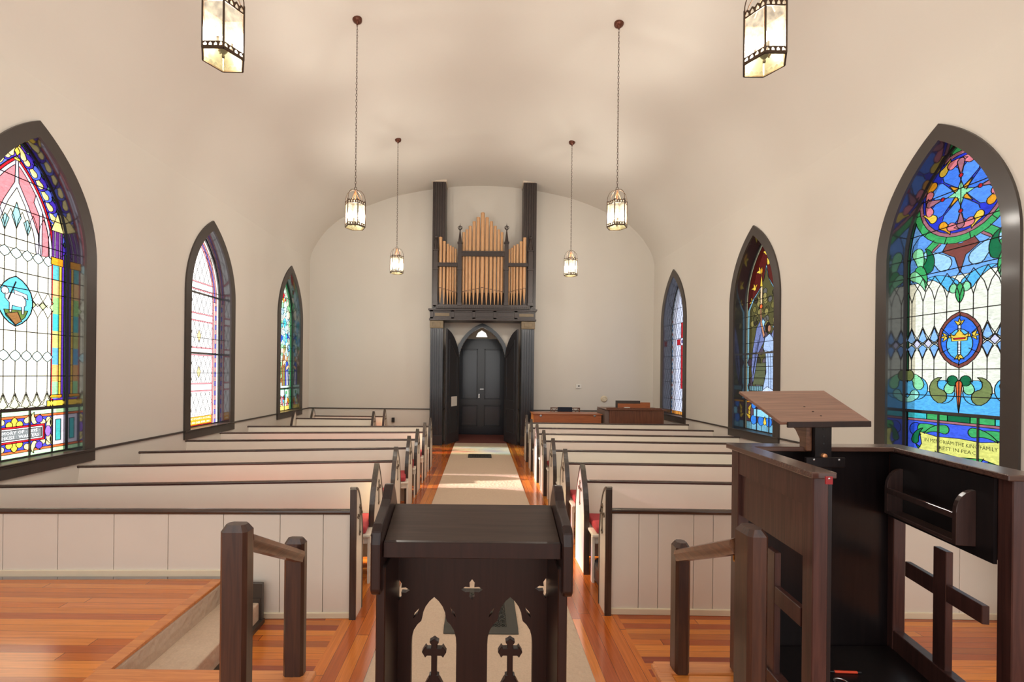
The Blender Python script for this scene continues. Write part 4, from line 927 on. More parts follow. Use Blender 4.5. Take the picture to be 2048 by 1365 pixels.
# ---------------------------------------------------------------- lectern
lx = -0.02; hw = 0.28; zn = 1.30; zf = 1.475
root = empty('lectern', (lx, 1.4, ZP), 'dark walnut lectern with pierced gothic front standing in the centre', 'lectern')
zt_n = CAMZ-0.48; zt_f = CAMZ-0.42
bm = B(); v = [(lx-0.252, zn-0.005, zt_n), (lx+0.252, zn-0.005, zt_n), (lx+0.252, zf, zt_f), (lx-0.252, zf, zt_f)]
top = [bm.verts.new(p) for p in v]; bot = [bm.verts.new((p[0], p[1]+0.0, p[2]-0.02)) for p in v]
bm.faces.new(top); bm.faces.new(list(reversed(bot)))
for i in range(4): bm.faces.new((top[i], bot[i], bot[(i+1) % 4], top[(i+1) % 4]))
finish('desk_top', bm, LECTT, root, bevel=0.002)
bm = B(); add_box(bm, lx-0.252, lx+0.252, zn-0.012, zn+0.006, zt_n-0.042, zt_n+0.003); finish('desk_lip', bm, LECT, root, bevel=0.002)
for sx in (-1, 1):
    zz = lambda dr: CAMZ-dr
    pf = [(zn-0.04, zz(0.605)), (zn-0.028, zz(0.62)), (1.51, zz(0.62)), (1.53, zz(0.60)), (1.53, zz(0.47)), (1.515, zz(0.43)), (1.49, zz(0.385)), (1.465, zz(0.352)), (1.44, zz(0.348)), (1.42, zz(0.362)), (1.40, zz(0.385)), (1.37, zz(0.40)), (1.33, zz(0.412)), (zn-0.01, zz(0.425)), (zn-0.032, zz(0.445)), (zn-0.04, zz(0.475))]
    bm = B(); x0, x1 = sorted((lx+sx*0.253, lx+sx*0.282)); add_plate(bm, pf, [], x0, x1, YZ); finish('cheek', bm, LECT, root, bevel=0.006, bseg=2)
    bm = B(); x0, x1 = sorted((lx+sx*0.245, lx+sx*0.272)); add_box(bm, x0, x1, zn-0.008, zf+0.05, ZP, zz(0.55)); finish('side_panel', bm, LECT, root, bevel=0.003)
# pierced front: outlines in metres, u across, v height
yp = 1.50
def pv(px, py): p = at(px, py, yp); return (p.x, p.z)
def trefoil(px):
    c = pv(px, 1195)[0]; q = lambda dx, py: (c+dx*yp/F, pv(px, py)[1])
    R = [(0, 1195), (9, 1203), (17, 1214), (22, 1226), (24, 1238), (25.5, 1243), (33, 1250), (40, 1261), (44, 1275), (45, 1290), (45, 1560)]
    r = [q(dx, py) for dx, py in R]; l = [q(-dx, py) for dx, py in R[1:]]
    return list(reversed(l))+r
def quatre(px, py, k=1.0, halfside=0):
    c = pv(px, py); pts = []
    for i in range(4):
        a = PI/2-i*PI/2; L = (0.034 if i % 2 == 0 else 0.036)*k
        for da, rr in ((-0.75, 0.012), (-0.32, 0.022), (0, L/1.0), (0.32, 0.022), (0.75, 0.012)):
            pass
        pts += [(c[0]+0.0105*math.cos(a+PI/4), c[1]+0.0105*math.sin(a+PI/4)), (c[0]+0.024*math.cos(a+0.38), c[1]+0.024*math.sin(a+0.38)), (c[0]+L*math.cos(a), c[1]+L*math.sin(a)), (c[0]+0.024*math.cos(a-0.38), c[1]+0.024*math.sin(a-0.38))]
    if halfside: pts = [(max(p[0], c[0]-0.004) if halfside > 0 else min(p[0], c[0]+0.004), p[1]) for p in pts]
    out = []
    for p in reversed(pts):
        if not out or (abs(out[-1][0]-p[0])+abs(out[-1][1]-p[1])) > 1e-4: out.append(p)
    return out
def slit(px, py, ang):
    c = pv(px, py); L = 0.02; w = 0.0045
    return [(c[0]+L*math.cos(ang), c[1]+L*math.sin(ang)), (c[0]-w*math.sin(ang), c[1]+w*math.cos(ang)), (c[0]-L*math.cos(ang), c[1]-L*math.sin(ang)), (c[0]+w*math.sin(ang), c[1]-w*math.cos(ang))]
holes = [trefoil(868.5), trefoil(1020.5), quatre(944, 1180), quatre(798, 1181, halfside=1), quatre(1092, 1178, halfside=-1),
         slit(832, 1228, 1.05), slit(906, 1226, -1.05), slit(983, 1226, 1.05), slit(1056, 1226, -1.05)]
bm = B(); add_plate(bm, [(lx-0.246, ZP), (lx+0.246, ZP), (lx+0.246, zt_f-0.02), (lx-0.246, zt_f-0.02)], holes, yp, yp+0.022, XZ); finish('front_panel', bm, LECT, root)
for px in (868.5, 1020.5):
    c, ztop = pv(px, 1278); K = 0.000263; zc = ztop-170*K
    hp = [(0, 170), (28, 148), (60, 132), (52, 108), (35, 95), (37, 48), (92, 45), (108, 74), (128, 42), (155, 0), (130, -38), (112, -72), (92, -45), (35, -45), (35, -288), (62, -292), (60, -325), (80, -352), (120, -430), (150, -560), (150, -700)]
    pl = [(c+x*K, zc+z*K) for x, z in hp]; pl = list(reversed(pl))+[(2*c-x, z) for x, z in pl[1:]]
    bm = B(); add_plate(bm, pl, [], yp-0.002, yp+0.02, XZ)
    add_box(bm, c-0.012, c+0.012, yp-0.002, yp+0.02, ZP, zc-690*K)
    finish('cross', bm, LECT, root, bevel=0.0015)
bm = B(); add_box(bm, lx-0.27, lx+0.27, zn, yp+0.03, ZP, ZP+0.05); finish('base', bm, LECT, root)

# ---------------------------------------------------------------- pulpit
HT = CAMZ-0.323; ZF = 0.43
A = Vector((1.245, 2.18, 0)); Bn = Vector((1.185, 1.58, 0)); Cc = Vector((2.01, 2.205, 0)); D = Vector((1.865, 1.565, 0))
root = empty('pulpit', (1.6, 1.9, ZP), 'tall dark mahogany pulpit with open cross panels and wide ledge', 'pulpit')
def wbar(bm, p, q, z0, z1, t, off=0.0):
    p, q = Vector(p), Vector(q); d = (q-p).normalized(); s = Vector((-d.y, d.x, 0))
    vs = [bm.verts.new(o+s*(k*t/2+off)+Vector((0, 0, z))) for z in (z0, z1) for o in (p, q) for k in (-1, 1)]
    for f in ((0, 2, 3, 1), (4, 5, 7, 6), (0, 1, 5, 4), (2, 6, 7, 3), (0, 4, 6, 2), (1, 3, 7, 5)): bm.faces.new([vs[k] for k in f])
bm = B(); add_plate(bm, [(1.139, 1.56), (1.225, 1.56), (1.284, 2.127), (1.955, 2.152), (1.80, 1.548), (1.92, 1.548), (2.075, 2.256), (1.205, 2.232)], [], HT-0.022, HT, XY)
finish('ledge', bm, PULPX, root, bevel=0.003)
for nm, p, q in (('side_frame', A, Bn), ('side_frame', Cc, D)):
    d = (q-p).normalized(); bm = B()
    for o in (p, q-d*0.0): 
        wbar(bm, o-d*(0.03 if o is p else 0.06), o+d*(0.04 if o is p else 0.0), ZF-0.12, HT-0.02, 0.05)
    wbar(bm, p, q-d*0.02, ZF-0.12, ZF+0.09, 0.045)
    fr_ = finish(nm, bm, PULP, root, bevel=0.003)
    bm = B(); wbar(bm, p+d*0.03, q-d*0.05, CAMZ-0.455, HT-0.02, 0.044); finish('top_board', bm, PULP, fr_)
    bm = B(); wbar(bm, p+d*0.03, q-d*0.05, CAMZ-0.65, CAMZ-0.45, 0.02); finish('recessed_panel', bm, PULP, fr_)
    m = p.lerp(q, 0.5 if nm and p is A else 0.47)
    bm = B(); wbar(bm, m-d*0.035, m+d*0.035, ZF+0.08, CAMZ-0.71, 0.026); wbar(bm, m-d*0.21, m-d*0.035, CAMZ-0.915, CAMZ-0.845, 0.024); wbar(bm, m+d*0.035, m+d*0.21, CAMZ-0.915, CAMZ-0.845, 0.024)
    finish('cross', bm, PULP, root, bevel=0.002)
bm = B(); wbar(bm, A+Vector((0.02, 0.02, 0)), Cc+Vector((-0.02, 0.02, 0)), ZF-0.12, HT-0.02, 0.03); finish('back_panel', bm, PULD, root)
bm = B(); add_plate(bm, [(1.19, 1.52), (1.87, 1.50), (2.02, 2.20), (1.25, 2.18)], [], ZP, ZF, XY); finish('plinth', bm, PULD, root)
# inner liners of the side walls use the darker wood colour
d = (D-Cc).normalized(); s_ = Vector((-0.97, 0.22, 0)).normalized()
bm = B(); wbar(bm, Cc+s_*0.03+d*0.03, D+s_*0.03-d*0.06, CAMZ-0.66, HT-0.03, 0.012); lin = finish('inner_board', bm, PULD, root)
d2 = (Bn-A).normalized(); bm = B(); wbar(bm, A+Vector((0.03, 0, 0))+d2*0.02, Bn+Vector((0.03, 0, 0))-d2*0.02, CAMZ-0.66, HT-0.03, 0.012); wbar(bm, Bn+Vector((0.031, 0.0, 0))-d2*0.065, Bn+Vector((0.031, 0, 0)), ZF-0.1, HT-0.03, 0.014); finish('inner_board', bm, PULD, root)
# book trough on the right inner wall
tr = empty('book_trough', (0, 0, 0)); tr.name = 'book_trough'; tr.parent = root; tr.matrix_parent_inverse = Matrix.Translation(-Vector(root.location))
S = lambda s, o, z: Cc+s_*(0.036+o)+d*(0.04+s)+Vector((0, 0, z))
def sbox(bm, s0, s1, o0, o1, z0, z1):
    vs = [bm.verts.new(S(s, o, z)) for z in (z0, z1) for o in (o0, o1) for s in (s0, s1)]
    for f in ((0, 2, 3, 1), (4, 5, 7, 6), (0, 1, 5, 4), (2, 6, 7, 3), (0, 4, 6, 2), (1, 3, 7, 5)): bm.faces.new([vs[k] for k in f])
bm = B(); LT = 0.47
sbox(bm, 0.07, LT, 0.05, 0.062, CAMZ-0.53, CAMZ-0.505); sbox(bm, 0.07, LT, 0.0, 0.062, CAMZ-0.625, CAMZ-0.61)
o_ = finish('trough_rail', bm, PULT, root, bevel=0.002)
for s0 in (0.07, LT):
    bm = B(); pf = [(0, CAMZ-0.625), (0.062, CAMZ-0.625), (0.062, CAMZ-0.50)]+[(0.062*math.cos(a*PI/12), CAMZ-0.50+0.085*math.sin(a*PI/12)) for a in range(1, 7)]
    add_plate(bm, pf, [], s0-0.008, s0+0.012, lambda u, v, t: S(t, u, v)); finish('trough_end', bm, PULT, root, bevel=0.001)
bpy.data.objects.remove(tr)
# book stand on its pole
root = empty('book_stand', (1.55, 2.12, ZF), 'tilted brown reading board on a dark pole above the pulpit', 'book stand')
zq = 2.03
nl, nr = at(1562, 845, zq), at(1741, 843, zq); fl, frr = at(1478, 783, 2.33), at(1648, 781.5, 2.33)
nrm = (nr-nl).cross(fl-nl).normalized(); nrm = nrm if nrm.z > 0 else -nrm
bm = B(); vs = [bm.verts.new(p) for p in (nl, nr, frr, fl)]; vb = [bm.verts.new(p-nrm*0.014) for p in (nl, nr, frr, fl)]
bm.faces.new(vs); bm.faces.new(list(reversed(vb)))
for i in range(4): bm.faces.new((vs[i], vb[i], vb[(i+1) % 4], vs[(i+1) % 4]))
finish('reading_board', bm, BOARD, root, bevel=0.002)
bm = B(); a, b = nl.lerp(nr, 0.07), nr; add_bar(bm, a-Vector((0, 0.0, 0.012)), b-Vector((0, 0.0, 0.012)), 0.012, 0.026); finish('lip', bm, LECT, root, bevel=0.002)
bm = B()
for t_, u_ in ((0.5, 0.45), (0.52, 0.3), (0.54, 0.17)):
    p = nl.lerp(nr, t_).lerp(fl.lerp(frr, t_), u_); add_lathe(bm, [(0.004, 0), (0.004, 0.002), (0, 0.003)], p+Vector((0, 0, -0.0005)), 8)
finish('screw', bm, LECT, root)
pc = at(1638, 850, 2.13)
bm = B(); add_box(bm, pc.x-0.038, pc.x+0.038, 2.10, 2.125, HT-0.42, CAMZ-0.19); finish('pole', bm, PULD, root, bevel=0.002)
bm = B(); add_plate(bm, [(2.12, CAMZ-0.34), (2.17, CAMZ-0.34), (2.17, CAMZ-0.29), (2.2, CAMZ-0.25), (2.26, CAMZ-0.22), (2.25, CAMZ-0.13), (2.12, CAMZ-0.19)], [], pc.x-0.064, pc.x-0.038, YZ)
finish('brace', bm, RAILW, root, bevel=0.003)
bm = B(); add_box(bm, pc.x-0.09, pc.x+0.09, 2.085, 2.10, HT-0.085, HT-0.04); finish('pole_bracket', bm, PULD, root, bevel=0.002)
bm = B()
for dx in (-0.055, 0.06): add_lathe(bm, [(0.006, 0), (0.005, -0.003), (0, -0.004)], (pc.x+dx, 2.085, HT-0.05), 8, axis='Y')
finish('bolt', bm, STEEL, root)
bm = B(); add_lathe(bm, [(0.013, 0), (0.011, -0.01), (0, -0.014)], (pc.x, 2.10, HT-0.035), 12, axis='Y'); finish('knob', bm, COPP2, root, smooth=True)
bm = B()
for k in range(4): add_lathe(bm, [(0.005, 0), (0.004, -0.0015), (0, -0.002)], (pc.x, 2.1, HT+0.02+k*0.035), 8, axis='Y')
finish('peg_hole', bm, BLACK, root)
# tag, pen and lens
p = at(1656.5, 961, 1.53); bm = B(); add_box(bm, p.x-0.0115, p.x+0.0115, 1.525, 1.53, p.z-0.013, p.z+0.013); r = empty('red_tag', p, 'small red plastic tag screwed under the pulpit ledge', 'tag'); finish('plate', bm, REDP, r)
bm = B(); add_lathe(bm, [(0.004, 0), (0, -0.002)], (p.x, 1.525, p.z+0.006), 8, axis='Y'); finish('screw', bm, STEEL, r)
a, b = on(1655, 1343.5, ZF+0.006), on(1722, 1346, ZF+0.006); r = empty('pen', a.lerp(b, .5), 'orange pen with black ends lying on the pulpit floor', 'pen')
bm = B(); add_tube(bm, [a.lerp(b, .2), a.lerp(b, .88)], 0.0055, 10); finish('barrel', bm, ORNG, r, smooth=True)
bm = B(); add_tube(bm, [a, a.lerp(b, .2)], [0.001, 0.0045], 10); add_tube(bm, [a.lerp(b, .88), b], 0.004, 10); finish('tip', bm, BLACK, r, smooth=True)
c = on(1684, 1366, ZF+0.004); r = empty('magnifying_lens', c, 'round clear lens lying by the pen at the bottom edge', 'lens')
bm = B(); add_tube(bm, [(c.x+0.028*math.cos(k*PI/12), c.y+0.028*math.sin(k*PI/12), ZF+0.004) for k in range(24)], 0.0022, 6, closed=True); finish('rim', bm, STEEL, r, smooth=True)
bm = B(); add_lathe(bm, [(0.027, 0), (0.02, 0.003), (0, 0.005)], (c.x, c.y, ZF+0.003), 20); finish('glass', bm, CLEAR, r, smooth=True)

# ---------------------------------------------------------------- lanterns
def make_lantern(pos, label):
    x, y, z = pos; root = empty('pendant_lantern', pos, label, 'lamp', 'hexagonal brass pendant lanterns')
    R = 0.128; H = 0.165; rot = PI/6*0
    cs = [(R*math.cos(PI/3*k+rot), R*math.sin(PI/3*k+rot)) for k in range(6)]
    P = lambda k, h, s=1.0: Vector((x+cs[k % 6][0]*s, y+cs[k % 6][1]*s, z+h))
    bm = B()
    for k in range(6): add_tube(bm, [P(k, -H), P(k, H+0.01)], 0.0065, 6)
    for k in range(6): add_bar(bm, P(k, -H), P(k+1, -H), 0.01, 0.008)
    finish('corner_frame', bm, BRASS, root)
    for nm, h0, up in (('crown_band', H-0.045, 1), ('lower_band', -H+0.005, 0)):
        bm = B()
        for k in range(6):
            a, b = P(k, 0), P(k+1, 0); d = (b-a); Ld = d.length; d.normalize(); nn = Vector((d.y, -d.x, 0)); n = 4; wd = Ld/n
            outer = [(0, 0), (Ld, 0)]; 
            for j in range(n, 0, -1): outer += [(j*wd, 0.036), ((j-0.5)*wd, 0.052 if up else 0.036)]
            outer += [(0, 0.036)]; hl = []
            for j in range(n):
                c = (j+0.5)*wd; q = wd*0.3; hl.append([(c-q, 0.010), (c+q, 0.010), (c+q, 0.022), (c, 0.038 if up else 0.032), (c-q, 0.022)])
            add_plate(bm, outer, hl, -0.0015, 0.0015, lambda u, v, t, a=a, d=d, nn=nn: a+d*u+nn*t+Vector((0, 0, h0+v)))
        finish(nm, bm, BRASS, root)
    bm = B()
    for k in range(6):
        a, b = P(k, -H+0.004, 0.985), P(k+1, -H+0.004, 0.985); c, d = P(k+1, H-0.004, 0.985), P(k, H-0.004, 0.985)
        bm.faces.new([bm.verts.new(p) for p in (a, b, c, d)])
    finish('glass_pane', bm, LGLASS, root)
    bm = B(); bm.faces.new([bm.verts.new(P(k, -H+0.002, 0.97)) for k in range(6)]); finish('bottom_glass', bm, LGLASS2, root)
    bm = B(); ht = H+0.165
    for k in range(6):
        pts = [P(k, H+0.005+0.155*math.sin(a), max(0.03, math.cos(a)**0.8)) for a in [PI/2*j/8 for j in range(9)]]; add_tube(bm, pts, 0.0035, 5)
    add_tube(bm, [(x+0.016*math.cos(j*PI/6), y, z+H+0.178+0.016*math.sin(j*PI/6)) for j in range(12)], 0.0035, 5, closed=True)
    finish('arched_hanger', bm, BRASS, root, smooth=True)
    bm = B(); add_tube(bm, [(x, y, z-0.09), (x, y, z+H+0.15)], 0.0055, 8)
    for k in (0, 2, 4): add_tube(bm, [P(k, H+0.01, 0.5), (x, y, z+H+0.14)], 0.004, 6)
    finish('stem', bm, COPP2, root, smooth=True)
    bm = B(); add_lathe(bm, [(0, -0.155), (0.008, -0.15), (0.01, -0.14), (0.006, -0.13), (0.02, -0.115), (0.028, -0.1), (0.01, -0.09), (0.01, -0.06)], (x, y, z), 12)
    for k in range(3):
        a = k*2*PI/3+0.4; e = Vector((x+0.045*math.cos(a), y+0.045*math.sin(a), z-0.09)); add_tube(bm, [(x, y, z-0.09), e-Vector((0, 0, 0.015)), e], 0.004, 6); add_tube(bm, [e, e+Vector((0, 0, 0.04))], 0.011, 8)
    finish('lamp_cluster', bm, BRASS, root, smooth=True)
    for k in range(3):
        a = k*2*PI/3+0.4; bm = B(); add_lathe(bm, [(0.008, 0), (0.015, 0.02), (0.014, 0.045), (0.006, 0.075), (0, 0.09)], (x+0.045*math.cos(a), y+0.045*math.sin(a), z-0.05), 10); finish('bulb', bm, BULB, root, smooth=True)
    zc = vault_z(x)-0.004; bm = B(); z0 = z+H+0.195; zz = z0; i = 0; Lk = 0.044
    while zz < zc-0.05:
        c = zz+Lk/2; ax = (1, 0) if i % 2 else (0, 1)
        pts = [(x+ax[0]*0.009*math.cos(a), y+ax[1]*0.009*math.cos(a), c+(Lk/2+0.003)*math.sin(a)) for a in [2*PI*j/8 for j in range(8)]]
        add_tube(bm, pts, 0.0026, 4, closed=True); zz += Lk-0.006; i += 1
    finish('chain', bm, CHAIN, root)
    bm = B(); add_lathe(bm, [(0, -0.075), (0.01, -0.07), (0.012, -0.055), (0.03, -0.045), (0.055, -0.025), (0.062, -0.008), (0.062, 0.02)], (x, y, zc), 20); finish('canopy', bm, COPPER, root, smooth=True)
    L = bpy.data.lights.new('lantern_light', 'POINT'); L.energy = LAMPW; L.color = (1, 0.95, 0.87); L.shadow_soft_size = 0.05
    lo = bpy.data.objects.new('lantern_light', L); C.objects.link(lo); lo.parent = root; lo.location = (0, 0, 0.0)
LAMPW = 115
xl, xr = -1.64, 1.77
ZL = {1: 3.70, 2: 3.70, 3: 3.70}
lab = ['nearest left lantern, cut by the top edge of the photo', 'nearest right lantern at the top edge of the photo', 'hexagonal lantern on a long chain left of the organ, middle of its row', 'hexagonal lantern on a long chain right of the organ, middle of its row', 'smallest lantern left of the organ, nearest the end wall', 'smallest lantern right of the organ, nearest the end wall']
for i, (px, py, yy) in enumerate(((447, 68, 2.87), (1529, 78, 2.87), (710.5, 430, 5.92), (1234, 430, 5.92), (793.5, 530, 8.94), (1141.5, 535, 8.94))):
    p = at(px, py, yy); make_lantern((p.x, yy, p.z), lab[i])

# ---------------------------------------------------------------- portal, columns and organ
def ga(x, y, Y): return at(820+x/4.137, 330+y/4.137, Y)     # organ close-up
YF = 11.02
root = empty('trim_7', (0.02, YF, 0), 'dark fluted portal posts and panelled beam around the doorway', 'trim', kind='structure')
for x0, x1 in ((-1.24, -0.935), (0.975, 1.285)):
    bm = B(); add_box(bm, x0, x1, YF+0.03, YB, 0, 3.03)
    n = 5; w_ = (x1-x0-0.02)/n
    for k in range(n): add_box(bm, x0+0.012+k*w_, x0+0.012+k*w_+w_*0.55, YF, YF+0.04, 0.25, 2.82)
    add_box(bm, x0-0.01, x1+0.01, YF-0.01, YF+0.05, 0, 0.24)
    finish('pilaster', bm, simple('blue_black_pilaster', srgb(42, 42, 48), 0.3, var=0.2, vscale=7, coat=0.3) if x0 < 0 else bpy.data.materials['blue_black_pilaster'], root, bevel=0.004)
    bm = B(); add_box(bm, x0-0.01, x1+0.01, YF-0.012, YF+0.05, 2.84, 3.02); add_box(bm, x0+0.06, x1-0.06, YF-0.02, YF, 2.88, 2.98); finish('capital', bm, ORGG, root, bevel=0.006)
bm = B(); add_box(bm, -1.27, 1.32, YF-0.03, YB, 3.03, 3.07); add_box(bm, -1.25, 1.30, YF-0.0, YB, 3.07, 3.27); add_box(bm, -1.29, 1.34, YF-0.06, YB, 3.27, 3.31)
for k in range(6):
    xx = -1.25+k*0.51; add_box(bm, xx-0.0, xx+0.08 if k < 5 else xx, YF-0.02, YF, 3.07, 3.27)
add_box(bm, -1.25, 1.3, YF-0.02, YF, 3.07, 3.105); add_box(bm, -1.25, 1.3, YF-0.02, YF, 3.235, 3.27)
finish('beam', bm, ORGB, root, bevel=0.003)
for k in range(5):
    bm = B(); add_box(bm, -1.25+k*0.51+0.12, -1.25+k*0.51+0.47, YF-0.012, YF-0.002, 3.135, 3.205); finish('beam_panel', bm, ORGG if k in (0, 4) else ORGB, root)
for nm, x0, x1 in (('trim_8', -1.215, -0.90), ('trim_10', 0.995, 1.31)):
    ztop = vault_z(1.1)
    bm = B(); add_box(bm, x0, x1, YF+0.03, YB, 3.31, ztop-0.0); n = 5; w_ = (x1-x0-0.02)/n
    for k in range(n): add_box(bm, x0+0.012+k*w_, x0+0.012+k*w_+w_*0.55, YF+0.01, YF+0.04, 3.31, ztop-0.03)
    o = empty(nm, ((x0+x1)/2, YF, 3.31), 'tall dark fluted column rising %s of the organ pipes to the vault' % ('left' if x0 < 0 else 'right'), 'column', kind='structure')
    finish('shaft', bm, ORGB, o); bm = B(); add_box(bm, x0-0.02, x1+0.02, YF-0.005, YB, ztop-0.025, ztop+0.02); finish('cap_moulding', bm, CREAMT, o)
root = empty('pipe_organ', (0.02, 10.9, 3.31), 'pipe organ front with tan pipes in a dark gothic case', 'organ')
YO = 10.93
bm = B(); add_box(bm, -1.1, 1.16, YO-0.02, YB, 3.31, 3.40); finish('case_base', bm, ORGB, root)
bm = B()
for k in range(46): add_lathe(bm, [(0, -0.01), (0.012, -0.005), (0.012, 0.005), (0, 0.01)], (-1.08+k*0.049, YO-0.03, 3.335), 6)
finish('bead_moulding', bm, ORGB, root)
bm = B(); add_box(bm, -1.0, 1.06, YO+0.16, YO+0.19, 3.4, 3.72); finish('wind_chest', bm, simple('organ_dark_wood', srgb(38, 24, 18), 0.6), root)  # very dark brown board behind the pipe feet
def organ_post(x0, x1, ytop, crown):
    a, b = ga(x0, 1180, YO), ga(x1, ytop, YO); cx = (a.x+b.x)/2; w_ = abs(b.x-a.x)
    bm = B(); add_box(bm, cx-w_/2, cx+w_/2, YO-0.03, YO+0.06, 3.38, b.z)
    add_box(bm, cx-w_*0.65, cx+w_*0.65, YO-0.045, YO+0.07, b.z-0.03, b.z); add_box(bm, cx-w_*0.6, cx+w_*0.6, YO-0.04, YO+0.06, 3.38, 3.46)
    zz = ga(0, 860, YO).z; add_box(bm, cx-w_*0.62, cx+w_*0.62, YO-0.045, YO+0.06, zz-0.02, zz+0.02)
    finish('case_post', bm, ORGB, root, bevel=0.003)
    bm = B()
    if crown:
        add_lathe(bm, [(w_*0.5, 0), (w_*0.45, 0.05), (0.012, 0.28), (0.02, 0.29), (0.012, 0.30)], (cx, YO+0.01, b.z), 8, rot=PI/8)
        zc = b.z+0.30
        for k in range(6): a = k*PI/3; add_tube(bm, [(cx+r*math.cos(a), YO+0.01+r*math.sin(a), zc+h) for r, h in ((0.015, 0), (0.04, 0.02), (0.055, 0.06), (0.03, 0.09), (0.0, 0.075))], 0.006, 5)
        add_tube(bm, [(cx+0.05*math.cos(k*PI/6), YO+0.01+0.05*math.sin(k*PI/6), zc+0.035) for k in range(12)], 0.006, 5, closed=True)
        add_tube(bm, [(cx, YO+0.01, zc+0.07), (cx, YO+0.01, zc+0.17)], [0.008, 0.001], 6); add_lathe(bm, [(0, -0.012), (0.014, 0), (0, 0.012)], (cx, YO+0.01, zc+0.11), 8)
    else:
        add_lathe(bm, [(w_*0.62, 0), (w_*0.6, 0.03), (0.015, 0.26), (0.025, 0.27), (0.045, 0.29), (0.05, 0.31), (0.02, 0.33), (0.006, 0.34), (0.003, 0.4)], (cx, YO+0.01, b.z), 8, rot=PI/8)
        for k in range(4): a = k*PI/2+PI/4; add_tube(bm, [(cx+r*math.cos(a), YO+0.01+r*math.sin(a), b.z+h) for r, h in ((0.07, 0.0), (0.075, 0.05), (0.045, 0.12), (0.03, 0.2))], 0.01, 5)
    finish('finial', bm, ORGB, root, smooth=True)
organ_post(190, 232, 700, False); organ_post(392, 430, 640, True); organ_post(778, 816, 640, True); organ_post(974, 1018, 710, False)
def organ_rail(x0, x1, y0, y1):
    a, b = ga(x0, y1, YO), ga(x1, y0, YO); bm = B(); add_box(bm, a.x, b.x, YO-0.02, YO+0.02, a.z, b.z); h = b.z-a.z
    add_box(bm, a.x, b.x, YO-0.035, YO, b.z-h*0.25, b.z)
    n = int((b.x-a.x)/0.035)
    for k in range(n): xx = a.x+(k+0.5)*(b.x-a.x)/n; add_box(bm, xx-0.009, xx+0.009, YO-0.032, YO, a.z, a.z+h*0.5)
    finish('case_rail', bm, ORGB, root)
organ_rail(425, 780, 718, 756); organ_rail(228, 394, 812, 842); organ_rail(814, 976, 816, 842)
def pipe(x, ytop, d, ymouth, dy=0.0):
    p = ga(x, ytop, YO); m = ga(x, ymouth, YO); r = d/4.137/2*YO/F; yc = YO+0.09+dy
    bm = B(); add_lathe(bm, [(0.006, 3.40), (0.010, 3.44), (r*0.95, m.z-0.03), (r, m.z-0.015), (r, p.z-0.035), (r*1.05, p.z-0.03), (r*1.05, p.z-0.008), (r, p.z-0.004), (r, p.z), (r*0.85, p.z), (r*0.85, p.z-0.1)], (p.x, yc, 0), 14)
    o = finish('organ_pipe', bm, PIPE, root, smooth=True)
    bm = B(); add_box(bm, p.x-r*0.7, p.x+r*0.7, yc-r-0.004, yc-r+0.02, m.z-0.02, m.z-0.006)
    pf = [(p.x-r*0.62, m.z), (p.x+r*0.62, m.z), (p.x+r*0.3, m.z+r*1.6), (p.x, m.z+r*2.4), (p.x-r*0.3, m.z+r*1.6)]
    finish('pipe_mouth', bm, PIPED, o)
    bm = B(); add_plate(bm, pf, [], yc-r-0.002, yc-r*0.6, XZ); finish('pipe_lip', bm, PIPE, o)
for x, yt, d in zip((443, 470, 498, 531, 565, 603, 639, 674, 706, 736, 764), (550, 527, 497, 460, 425, 387, 427, 460, 497, 528, 550), (22, 23, 25, 26, 28, 33, 28, 26, 25, 23, 22)):
    pipe(x, yt, d, 1040-(1-abs(x-603)/160)*32)
for x, yt, d, ym in zip((250, 281, 311, 334, 356, 377), (588, 622, 645, 660, 672, 685), (29, 25, 22, 20, 18, 16), (1008, 1018, 1025, 1032, 1038, 1043)): pipe(x, yt, d, ym, 0.02)
for x, yt, d, ym in zip((825, 846, 867, 893, 923, 953), (690, 678, 660, 648, 625, 592), (16, 18, 20, 22, 25, 29), (1043, 1038, 1032, 1025, 1020, 1012)): pipe(x, yt, d, ym, 0.02)

# ---------------------------------------------------------------- doors
def leaf_box(root, x0, x1, y, nm='door_leaf'):
    bm = B(); add_box(bm, x0, x1, y, y+0.04, 0.02, 2.69)
    o = finish(nm, bm, DOORB, root, bevel=0.003)
    for z0, z1, k in ((1.02, 2.45, 0), (0.25, 0.85, 1)):
        m = 0.09; bm = B()
        a0, a1 = x0+m, x1-m
        for q in ((a0, a1, z0, z0+0.03), (a0, a1, z1-0.03, z1), (a0, a0+0.03, z0, z1), (a1-0.03, a1, z0, z1)): add_box(bm, q[0], q[1], y-0.018, y+0.002, q[2], q[3])
        finish('panel_moulding', bm, DOORB, o, bevel=0.006)
        bm = B(); add_box(bm, a0+0.03, a1-0.03, y-0.006, y+0.002, z0+0.03, z1-0.03); finish('door_panel', bm, simple('door_panel_navy', srgb(18, 25, 44), 0.25, var=0.2, vscale=3, coat=0.4) if 'door_panel_navy' not in bpy.data.materials else bpy.data.materials['door_panel_navy'], o)
root = empty('door_1', (0, YD, 0), 'closed blue-black double doors at the far end of the aisle', 'door', kind='structure')
leaf_box(root, -0.65, -0.005, YD); leaf_box(root, 0.005, 0.66, YD)
bm = B(); add_box(bm, -0.03, 0.03, YD-0.012, YD+0.06, 0.02, 2.69); finish('meeting_stile', bm, DOORB, root)
bm = B(); add_box(bm, -0.7, 0.71, YD, YD+0.12, 0.0, 0.03); add_box(bm, -0.7, 0.71, YD+0.005, YD+0.12, 2.68, 2.74); add_box(bm, -0.7, -0.645, YD+0.005, YD+0.12, 0.03, 2.68); add_box(bm, 0.655, 0.71, YD+0.005, YD+0.12, 0.03, 2.68); finish('door_frame', bm, DOORB, root)
